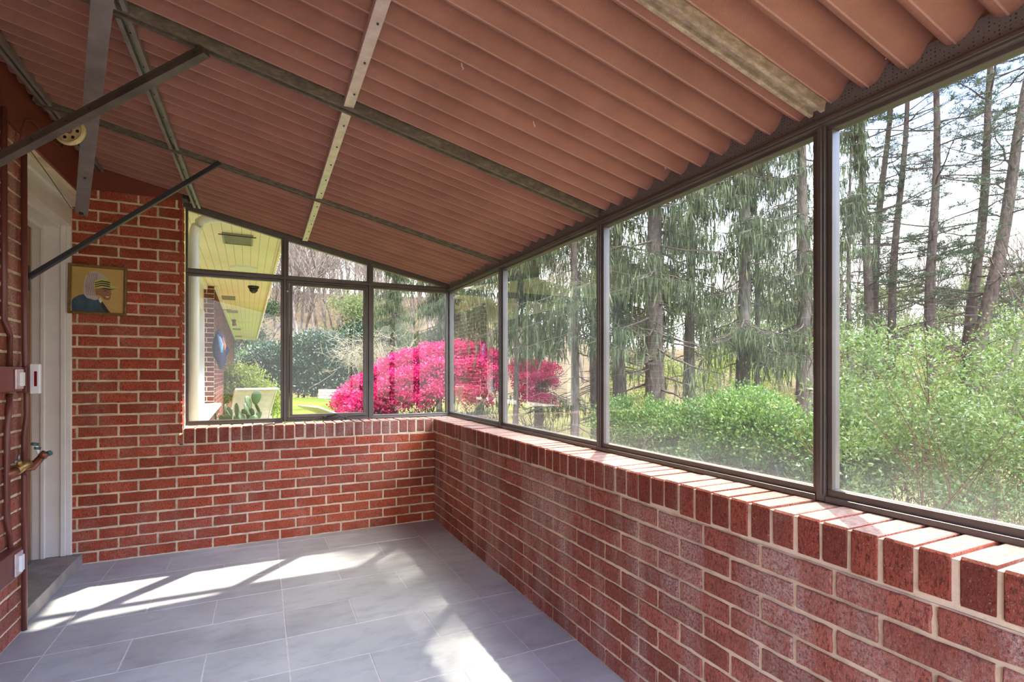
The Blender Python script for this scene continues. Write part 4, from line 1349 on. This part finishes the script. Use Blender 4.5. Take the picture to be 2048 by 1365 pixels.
def ellip(*a): return [a]
shrub('yellow_green_shrub', 'bright yellow-green shrub behind the cactus and lounge chair', 'shrub', 482, 10.5,
      spread_blobs(random.Random(8), [(0,0,.8), (.35,0,.9), (-.3,.1,1.0), (.1,.2,1.25), (.5,.2,.5)], 4, .25, .18, .32), 12000, .06, .03, L_YEL, B_TWIG, 8, shell=.9, spread=.09)
shrub('round_green_shrub', 'loose mid-green shrub showing left of the laurel hedge', 'shrub', 508, 23,
      spread_blobs(random.Random(9), [(0,0,.8), (.5,0,1.1), (-.4,.1,1.2), (.1,.2,1.6), (.6,.2,.5)], 4, .3, .25, .4), 12000, .09, .04, L_BUSH, B_TWIG, 9, shell=.9, spread=.14)
shrub('distant_dark_shrub', 'dark grey-green shrub seen beneath the far end of the soffit', 'shrub', 478, 25,
      spread_blobs(random.Random(10), [(-1,0,1.2), (0,0,1.6), (1,0,1.9), (2,.1,1.6), (0,.2,2.4)], 4, .5, .5, .8), 12000, .14, .06, L_PINE, B_TWIG, 10)

# right side: big mounded shrub and the airy one in front
bl = []
rr = random.Random(41)
bx0, by0 = at(1450, 4.6); bg = gz(bx0, by0)
for k in range(120):
    f = rr.random()
    u = 1215 + 470*f; d = rr.uniform(5.6, 6.6) - 2.3*f
    x, y = at(u, d)
    zt = 0.80 + 0.22*math.sin(f*3.0) + 0.10*math.sin(f*14)
    if rr.random() < .35: zt -= .35; 
    r = rr.uniform(.22, .36)
    bl.append((x-bx0, y-by0, zt - r - bg - (rr.random()**2)*.5, r, r, r*.85))
e = tag(empty('mounded_green_shrub', (bx0, by0, bg)), 'dense bright green mounded shrub right outside the large third pane', 'shrub')
rng = np.random.default_rng(41)
V, Fq, t = blob_leaves(rng, bl, 150000, 0.036, 0.017, clump=16, spread=0.035, up=0.5, shell=.45)
np_mesh('foliage', V, Fq, t, L_BUSH, e)
mb = MB()
for k in range(8): 
    x, y = at(1260+k*50, 5.4-k*.22); stems(mb, rr, x-bx0, y-by0, 0, 1.3, 4, .6, .012, 4)
mb.build('stem_cluster', B_TWIG, e)

rr = random.Random(42); bx0, by0 = at(1880, 3.4); bg = gz(bx0, by0)
bl = []
mb = MB()
for k in range(11):
    u = 1700 + 40*k; d = rr.uniform(3.0, 4.4)
    x, y = at(u, d)
    stems(mb, rr, x-bx0, y-by0, 0, 1.9 + rr.uniform(-.3, .3), 7, .75, .006, 6)
for k in range(230):
    u = rr.uniform(1665, 2230); d = rr.uniform(2.9, 4.8); x, y = at(u, d)
    z = rr.uniform(0.0, 0.95) + (rr.random()**2.2)*0.75
    r = rr.uniform(.06, .16); bl.append((x-bx0, y-by0, z-bg, r, r, r*.6))
e = tag(empty('airy_green_shrub', (bx0, by0, bg)), 'tall airy green shrub with reddish stems outside the nearest right-hand pane', 'shrub')
mb.build('stem_cluster', B_RED, e)
rng = np.random.default_rng(42)
V, Fq, t = blob_leaves(rng, bl, 62000, 0.034, 0.014, clump=16, spread=0.06, up=0.2, shell=.9)
np_mesh('foliage', V, Fq, t, L_BUSH2, e)

shrub('undergrowth_shrub', 'olive undergrowth below the drooping branches in the second right-hand pane', 'shrub', 1110, 7.4,
      spread_blobs(random.Random(12), [(-.9,.5,.4), (-.4,.2,.5), (0,0,.45), (.4,-.2,.55), (.9,-.4,.6), (-.2,.4,.6)], 5, .25, .15, .3), 26000, .045, .018, L_YEL, B_TWIG, 12)

# pale bushes and saplings further back on the right
for k, (u, d, lb) in enumerate(((1500, 14, 'pale yellow-green sapling thicket behind the spruce trunks'), (1690, 15, 'pale green sapling thicket left of the pine pair'),
                                (1830, 17, 'pale green sapling thicket between the straight pines'), (1985, 15, 'pale green sapling thicket behind the leaning pines'), (1330, 15, 'yellowish thicket between the thick spruce trunks'), (2150, 16, 'pale thicket near the right edge of the photo'))):
    rr = random.Random(60+k)
    bls = spread_blobs(rr, [(rr.uniform(-1.8,1.8), rr.uniform(-.8,.8), rr.uniform(.5,2.3)) for _ in range(9)], 5, .5, .18, .42)
    shrub('sapling_thicket', lb, 'shrub', u, d, bls, 15000, .07, .03, L_PALE if k % 2 else L_YEL, B_TWIG, 60+k, nst=12, shell=.8, spread=.12)

# pale bare shrub
def bare_shrub(u, d, label, seed, h, n, mat, sp=1.0):
    x, y = at(u, d); g = gz(x, y)
    e = tag(empty('bare_shrub', (x, y, g)), label, 'shrub')
    rr = random.Random(seed); mb = MB()
    for k in range(n):
        a = rr.uniform(0, 6.28); l = rr.uniform(.4, 1)*sp
        p0 = Vector((rr.uniform(-.1,.1), rr.uniform(-.1,.1), 0)); p1 = Vector((math.cos(a)*l*.5, math.sin(a)*l*.5, h*rr.uniform(.8,1.1))); p2 = Vector((math.cos(a)*l*1.5, math.sin(a)*l*1.5, h*rr.uniform(.45, .85)))
        pts = [p0*(1-t)**2 + p1*2*t*(1-t) + p2*t*t for t in [i/7 for i in range(8)]]
        mb.tube(pts, [.011*(1-.8*i/7) for i in range(8)], 4, cap=False)
        for f in range(9):
            q = pts[rr.randint(2, 7)]; dv = Vector((rr.uniform(-1,1), rr.uniform(-1,1), rr.uniform(-.6,.8))).normalized()*rr.uniform(.25,.6)
            m_ = q + dv*.5 + Vector((rr.uniform(-.05,.05),)*3)
            mb.tube([q, m_, q+dv], [.005, .004, .002], 3, cap=False)
            for g_ in range(2):
                dv2 = Vector((rr.uniform(-1,1), rr.uniform(-1,1), rr.uniform(-1,.6))).normalized()*rr.uniform(.12,.3)
                mb.tube([m_, m_+dv2], [.003, .002], 3, cap=False)
    mb.build('twigs', mat, e)
bare_shrub(790, 12.5, 'pale leafless arching shrub above the azalea', 71, 2.5, 34, B_PALE, 1.0)
bare_shrub(735, 14.5, 'pale leafless shrub left of the rear corner pane post, behind the hedge end', 72, 2.6, 26, B_PALE, .9)

# ---------------------------------------------------------------- trees
def spruce(u, d, h, r0, zf, Lmax, dens, label, seed, lean=(0, 0), group=None, droop=0.35, matl=None, strand=1.0):
    x, y = at(u, d); g = gz(x, y) - 0.05
    e = tag(empty('spruce_tree', (x, y, g)), label, 'tree', group)
    rr = random.Random(seed); rng = np.random.default_rng(seed)
    tp = [Vector((lean[0]*t*t*h + .04*math.sin(t*7+seed), lean[1]*t*t*h, h*t)) for t in [i/14 for i in range(15)]]
    mb = MB(); mb.tube(tp, [r0*(1.25 if i == 0 else 1)*(1 - .9*i/14) for i in range(15)], 12)
    mb.build('trunk', B_SPRUCE, e, smooth=True)
    mb = MB(); bases, dirs, Ls = [], [], []
    nb = int(dens * h)
    for k in range(nb):
        t = rr.random()**0.85
        z = 0.7 + (h - .9) * t
        leafy = z > zf - g or rr.random() < 0.10
        L = Lmax * (1 - 0.8*((z - .7)/(h - .7))) * rr.uniform(.55, 1.1)
        if not leafy: L *= .55
        a = rr.uniform(0, 6.28); fi = z/h*14; i0 = min(13, int(fi)); p0 = tp[i0].lerp(tp[i0+1], fi-i0)
        dv = Vector((math.cos(a), math.sin(a), 0)); n = 7
        pts = []
        for i in range(n+1):
            s = i/n
            pts.append(p0 + dv*L*s + Vector((0, 0, -droop*L*s + .28*droop*L*s**3 + rr.uniform(-.02,.02))))
        mb.tube(pts, [max(.004, r0*.13*(1-.85*i/n)) for i in range(n+1)], 4, cap=False)
        sidev = Vector((-dv.y, dv.x, 0))
        # side twigs
        for i in range(1, n+1):
            for sg in (-1, 1):
                if not leafy and rr.random() < .5: continue
                l2 = L*.34*(1 - .6*i/n)*rr.uniform(.6, 1.2)
                q = pts[i]; q2 = q + (sidev*sg + dv*.6).normalized()*l2 + Vector((0,0,-.25*l2 if leafy else rr.uniform(-.4,.3)*l2))
                mb.tube([q, q2], [.0045, .002], 3, cap=False)
                if leafy:
                    m_ = max(1, int(5*strand))
                    for j in range(m_):
                        c = q.lerp(q2, (j+rr.random())/m_)
                        # hanging branchlet: chain of two blades
                        ll = rr.uniform(.10, .30)
                        off = Vector((rr.uniform(-.25,.25), rr.uniform(-.25,.25), -1)).normalized()
                        bases.append(c); dirs.append(off); Ls.append(ll)
                        if rr.random() < .6:
                            bases.append(c + off*ll*.75); dirs.append((off + Vector((rr.uniform(-.2,.2), rr.uniform(-.2,.2), 0))).normalized()); Ls.append(ll*.9)
                        bases.append(c); dirs.append((sidev*sg*rr.uniform(.2,1) + dv*rr.uniform(-.2,.8) + Vector((0,0,-.5))).normalized()); Ls.append(rr.uniform(.05,.11))
    mb.build('branches', B_SPRUCE, e)
    if bases:
        Bn = np.array([tuple(b) for b in bases]); D = unit(np.array([tuple(b) for b in dirs])); Ln = np.array(Ls)
        V, Fq, tt = rhombs(rng, Bn, D, Ln, np.clip(Ln*.10, .011, .022))
        np_mesh('foliage', V, Fq, tt, matl or L_SPRUCE, e)
    return e
#        u    d     h    r    zf   Lmax dens
SPR = [(1029, 8.8, 7.0, .055, 1.9, 1.3, 12, 'slim spruce with a thin dark trunk just right of the second right-hand post'),
       (1146, 8.2, 12.5, .075, 1.8, 2.0, 14, 'drooping spruce with a thin dark trunk before the third right-hand post'),
       (1238, 10.0, 9.5, .16, 2.4, 1.7, 14, 'leftmost thick spruce trunk in the large third pane'),
       (1312, 8.6, 10.0, .19, 2.5, 2.0, 15, 'thickest spruce, dark furrowed trunk left of centre in the third pane'),
       (1381, 10.5, 9.5, .14, 2.6, 1.5, 10, 'straight grey spruce trunk right of the thickest spruce'),
       (1487, 9.2, 10.0, .15, 1.5, 1.4, 11, 'spruce in the middle of the third pane with hanging foliage low on its trunk'),
       (1512, 10.8, 9.0, .07, 2.8, 1.0, 8, 'thin trunk close on the right of the middle spruce'),
       (1606, 9.6, 10.0, .17, 1.9, 1.4, 9, 'broad spruce trunk beside the widest window post'),
       (1700, 10.5, 8.0, .07, 3.6, 1.1, 10, 'slim spruce with hanging foliage at the left edge of the nearest pane'),
       (1190, 12.5, 9.0, .13, 2.4, 1.9, 13, 'spruce standing behind the third right-hand post'),
       (880, 15.0, 6.0, .10, 1.7, 1.5, 22, 'drooping dark spruce left of the rear corner, above the azalea'),
       (785, 20.0, 8.0, .12, 2.2, 1.7, 18, 'dark spruce behind the pale bare shrub'),
       (960, 14.5, 7.0, .11, 2.0, 1.7, 16, 'spruce just right of the rear corner post'),
       (1075, 13.0, 8.0, .12, 2.0, 1.8, 15, 'spruce behind the two slim drooping spruces'),
       ]
for k, (u, d, h, r, zf, L, dn, lb) in enumerate(SPR):
    spruce(u, d, h, r, zf, L, dn, lb, 100+k)

def pine(pix, d, r0, h, label, seed, kind='pine_tree', nb=46):
    (ua, va), (ub, vb) = pix
    x, y = at(ua, d); g = gz(x, y) - .1
    za, zb = HC + (747-va)/F_*d, HC + (747-vb)/F_*d
    xb_, yb_ = at(ub, d)
    lx, ly = (xb_-x)/(zb-za), (yb_-y)/(zb-za)
    x -= lx*(za-g); y -= ly*(za-g)
    e = tag(empty(kind, (x, y, g)), label, 'tree')
    rr = random.Random(seed); rng = np.random.default_rng(seed)
    tp = [Vector((lx*z + .03*math.sin(z*.9+seed), ly*z + .03*math.cos(z*1.1+seed), z)) for z in [h*i/12 for i in range(13)]]
    mb = MB(); mb.tube(tp, [r0*(1.2 if i == 0 else 1)*(1-.72*i/12) for i in range(13)], 12); mb.build('trunk', B_PINE, e, smooth=True)
    mb = MB(); bs, ds, Ls = [], [], []
    for k in range(nb):
        z = rr.uniform(1.6, h*.98); fi = z/h*12; i0 = min(11, int(fi)); p0 = tp[i0].lerp(tp[i0+1], fi-i0)
        a = rr.uniform(0, 6.28); dv = Vector((math.cos(a), math.sin(a), 0))
        L = rr.uniform(.5, 2.3)*(1 if z > 2.5 else .5)
        rise = rr.uniform(-.12, .38); n = 6
        pts = [p0 + dv*L*i/n + Vector((0,0,rise*L*(i/n)**1.4)) + Vector((rr.uniform(-.03,.03), rr.uniform(-.03,.03), rr.uniform(-.03,.03)))*(i>0) for i in range(n+1)]
        mb.tube(pts, [max(.004, .022*(1-.85*i/n)) for i in range(n+1)], 4, cap=False)
        green = z > 3.2 and rr.random() < (.65 if z < 5 else .85)
        for i in range(2, n+1):
            for _ in range(3):
                q = pts[i]; q2 = q + Vector((rr.uniform(-1,1), rr.uniform(-1,1), rr.uniform(-.35,.6))).normalized()*rr.uniform(.12,.42)
                mb.tube([q, q2], [.005, .002], 3, cap=False)
                if green and i > 2:
                    for c in (q2, q.lerp(q2, .6)):
                        for j in range(16):
                            bs.append(tuple(c)); v = Vector((rr.gauss(0,1), rr.gauss(0,1), rr.gauss(.35,.7))).normalized(); ds.append(tuple(v)); Ls.append(rr.uniform(.07,.12))
    mb.build('branches', B_PINE, e)
    if bs:
        V, Fq, t = rhombs(rng, np.array(bs), unit(np.array(ds)), np.array(Ls), .011)
        np_mesh('needles', V, Fq, t, L_PINE, e)
PIN = [(((1736, 700), (1727, 250)), 11.5, .125, 9.5, 'dark straight pine, first trunk right of the widest window post'),
       (((1741, 690), (1778, 215)), 12.5, .125, 10, 'pine crossing behind the first one and leaning right'),
       (((1781, 700), (1811, 210)), 11.8, .11, 10, 'slim pine third from the left in the nearest pane'),
       (((1861, 720), (1872, 180)), 11.0, .125, 10, 'straight upright pine in the middle of the nearest pane'),
       (((1936, 740), (1984, 150)), 11.2, .13, 10.5, 'pine leaning right, left one of the leaning pair'),
       (((1948, 760), (2052, 200)), 10.6, .16, 10.5, 'thicker pine leaning strongly right beside its twin'),
       (((2120, 700), (2150, 200)), 11.5, .13, 10, 'pine just beyond the right edge of the photo')]
for k, (px_, d, r, h, lb) in enumerate(PIN): pine(px_, d, r, h, lb, 200+k)
# small bent trunk by the right edge
x, y = at(1990, 8.0); g = gz(x, y)
e = tag(empty('bent_tree', (x, y, g)), 'small bent dark tree trunk by the right edge, curving right', 'tree')
def q8(u, v): 
    X, Y = at(u, 8.0); return Vector((X-x, Y-y, HC + (747-v)/F_*8.0 - g))
mb = MB(); mb.tube([q8(1984, 900), q8(1984, 800), q8(1990, 762), q8(2012, 738), q8(2032, 705), q8(2045, 655), q8(2062, 600), q8(2075, 500), q8(2080, 400)], [.08, .07, .066, .062, .056, .05, .045, .035, .02], 10)
mb.build('trunk', B_SPRUCE, e, smooth=True)
mb = MB(); stems(mb, random.Random(5), q8(2050, 600).x, q8(2050, 600).y, q8(2050, 600).z, 1.2, 6, .8, .012, 4); mb.build('branches', B_SPRUCE, e)

# far bare wood on the hillside
def bare_proto(seed, h):
    rr = random.Random(seed); mb = MB()
    def grow(p, d, L, r, lv):
        n = 4; pts = [p]
        for i in range(n):
            d = (d + Vector((rr.gauss(0,.10), rr.gauss(0,.10), rr.gauss(.04,.06)))).normalized()
            pts.append(pts[-1] + d*L/n)
        mb.tube(pts, [r*(1-.5*i/n) for i in range(n+1)], 5 if lv == 0 else 3, cap=False)
        if lv >= 4: return
        k = {0: 9, 1: 4, 2: 4, 3: 3}[lv]
        for j in range(k):
            t = rr.uniform(.35 if lv == 0 else .25, 1.0)*n; i0 = min(n-1, int(t)); q = pts[i0].lerp(pts[i0+1], t-i0)
            a = rr.uniform(0, 6.28); sp = rr.uniform(.35, .9)
            nd_ = (d + Vector((math.cos(a), math.sin(a), rr.uniform(-.1,.5)))*sp).normalized()
            grow(q, nd_, L*rr.uniform(.35,.55), r*.42, lv+1)
    grow(Vector((0,0,0)), Vector((0,0,1)), h*.8, .11, 0)
    return mb
protos = []
for k in range(5):
    o = bare_proto(300+k, 9.5).build('bare_tree', B_FAR)
    protos.append(o)
rr = random.Random(77); cnt = 0
spots = []
def far_spots(n, u0, u1, d0, d1, gap):
    got = []
    for _ in range(4000):
        if len(got) >= n: break
        u, d = rr.uniform(u0, u1), rr.uniform(d0, d1); p = at(u, d)
        if all(math.hypot(p[0]-at(*q)[0], p[1]-at(*q)[1]) > gap for q in got): got.append((u, d))
    return got
spots = far_spots(190, 440, 900, 33, 76, 1.7) + far_spots(90, 900, 2250, 36, 68, 3.4)
first = {}
for k, (u, d) in enumerate(spots):
    x, y = at(u, d); i = k % 5
    if i not in first: o = protos[i]; first[i] = 1
    else:
        o = protos[i].copy(); COL.objects.link(o)
    o.location = (x, y, gz(x, y) - .3); o.rotation_euler = (0, 0, rr.uniform(0, 6.28)); s = rr.uniform(.75, 1.15); o.scale = (s, s, s)
    if u < 900: tag(o, 'leafless brown tree on the hillside behind the laurel hedge', 'tree', 'bare hillside trees behind the hedge')
    else: tag(o, 'leafless brown tree in the distance beyond the spruces and pines', 'tree', 'bare distant trees beyond the pines')
# a few soft green crowns among them
def crown_proto(seed, mat):
    rr = random.Random(seed); rng = np.random.default_rng(seed)
    e = empty('leafing_tree')
    bl = spread_blobs(rr, [(rr.uniform(-1.3,1.3), rr.uniform(-1.3,1.3), rr.uniform(2.0,5.6)) for _ in range(12)], 4, .7, .35, .8)
    V, Fq, t = blob_leaves(rng, bl, 9000, .16, .08, clump=10, spread=.25, shell=.9)
    np_mesh('foliage', V, Fq, t, mat, e)
    mb = MB(); mb.tube([(0,0,0), (.05,0,2.5), (0,.1,5.5)], [.14, .10, .03], 7); stems(mb, rr, 0, 0, 1.5, 4, 8, 1.6, .05, 4); mb.build('trunk', B_FAR, e)
    return e
c1, c2 = crown_proto(401, L_PALE), crown_proto(402, L_PINE)
GT = [(705, 29, c1, 'pale green tree rising behind the laurel hedge, right of its middle'), (500, 33, c2, 'dark green tree below the far end of the soffit'), (765, 27, c2, 'green tree behind the pale leafless shrubs'),
      (1560, 32, c1, 'pale leafing tree far behind the third pane, towards the widest post'), (1760, 36, c1, 'pale leafing tree far behind the first pines'), (1905, 40, c2, 'green tree far behind, between the upright and leaning pines'), (2010, 34, c1, 'pale leafing tree far behind the leaning pines'), (1420, 34, c1, 'pale leafing tree far behind the middle spruce'), (1640, 30, c2, 'green tree hidden behind the widest post'), (1300, 30, c2, 'green tree far behind the thickest spruce')]
used = set()
for j, (u_, d_) in enumerate(((1480, 26), (1620, 28), (1720, 26), (1800, 28), (1870, 30), (1960, 27), (2060, 29))):
    GT.append((u_, d_, c1, ['low pale tree seen between the middle and broad spruce trunks', 'low pale tree seen beside the broad spruce trunk', 'low pale tree at the left side of the nearest pane', 'low pale tree between the third pine and the upright pine',
                           'low pale tree directly behind the upright pine', 'low pale tree directly behind the leaning pair of pines', 'low pale tree at the right edge behind the bent trunk'][j]))
for k, (u, d, pr, lb) in enumerate(GT):
    o = pr if id(pr) not in used else copy_tree(pr)
    used.add(id(pr))
    x, y = at(u, d); o.location = (x, y, gz(x, y) - .2); o.rotation_euler = (0, 0, k*1.1)
    s = (.95, .9, .7, 1, 1, .9, 1, 1, 1, .9)[k] if k < 10 else .62 + .05*(k % 3); o.scale = (s, s, s); tag(o, lb, 'tree')
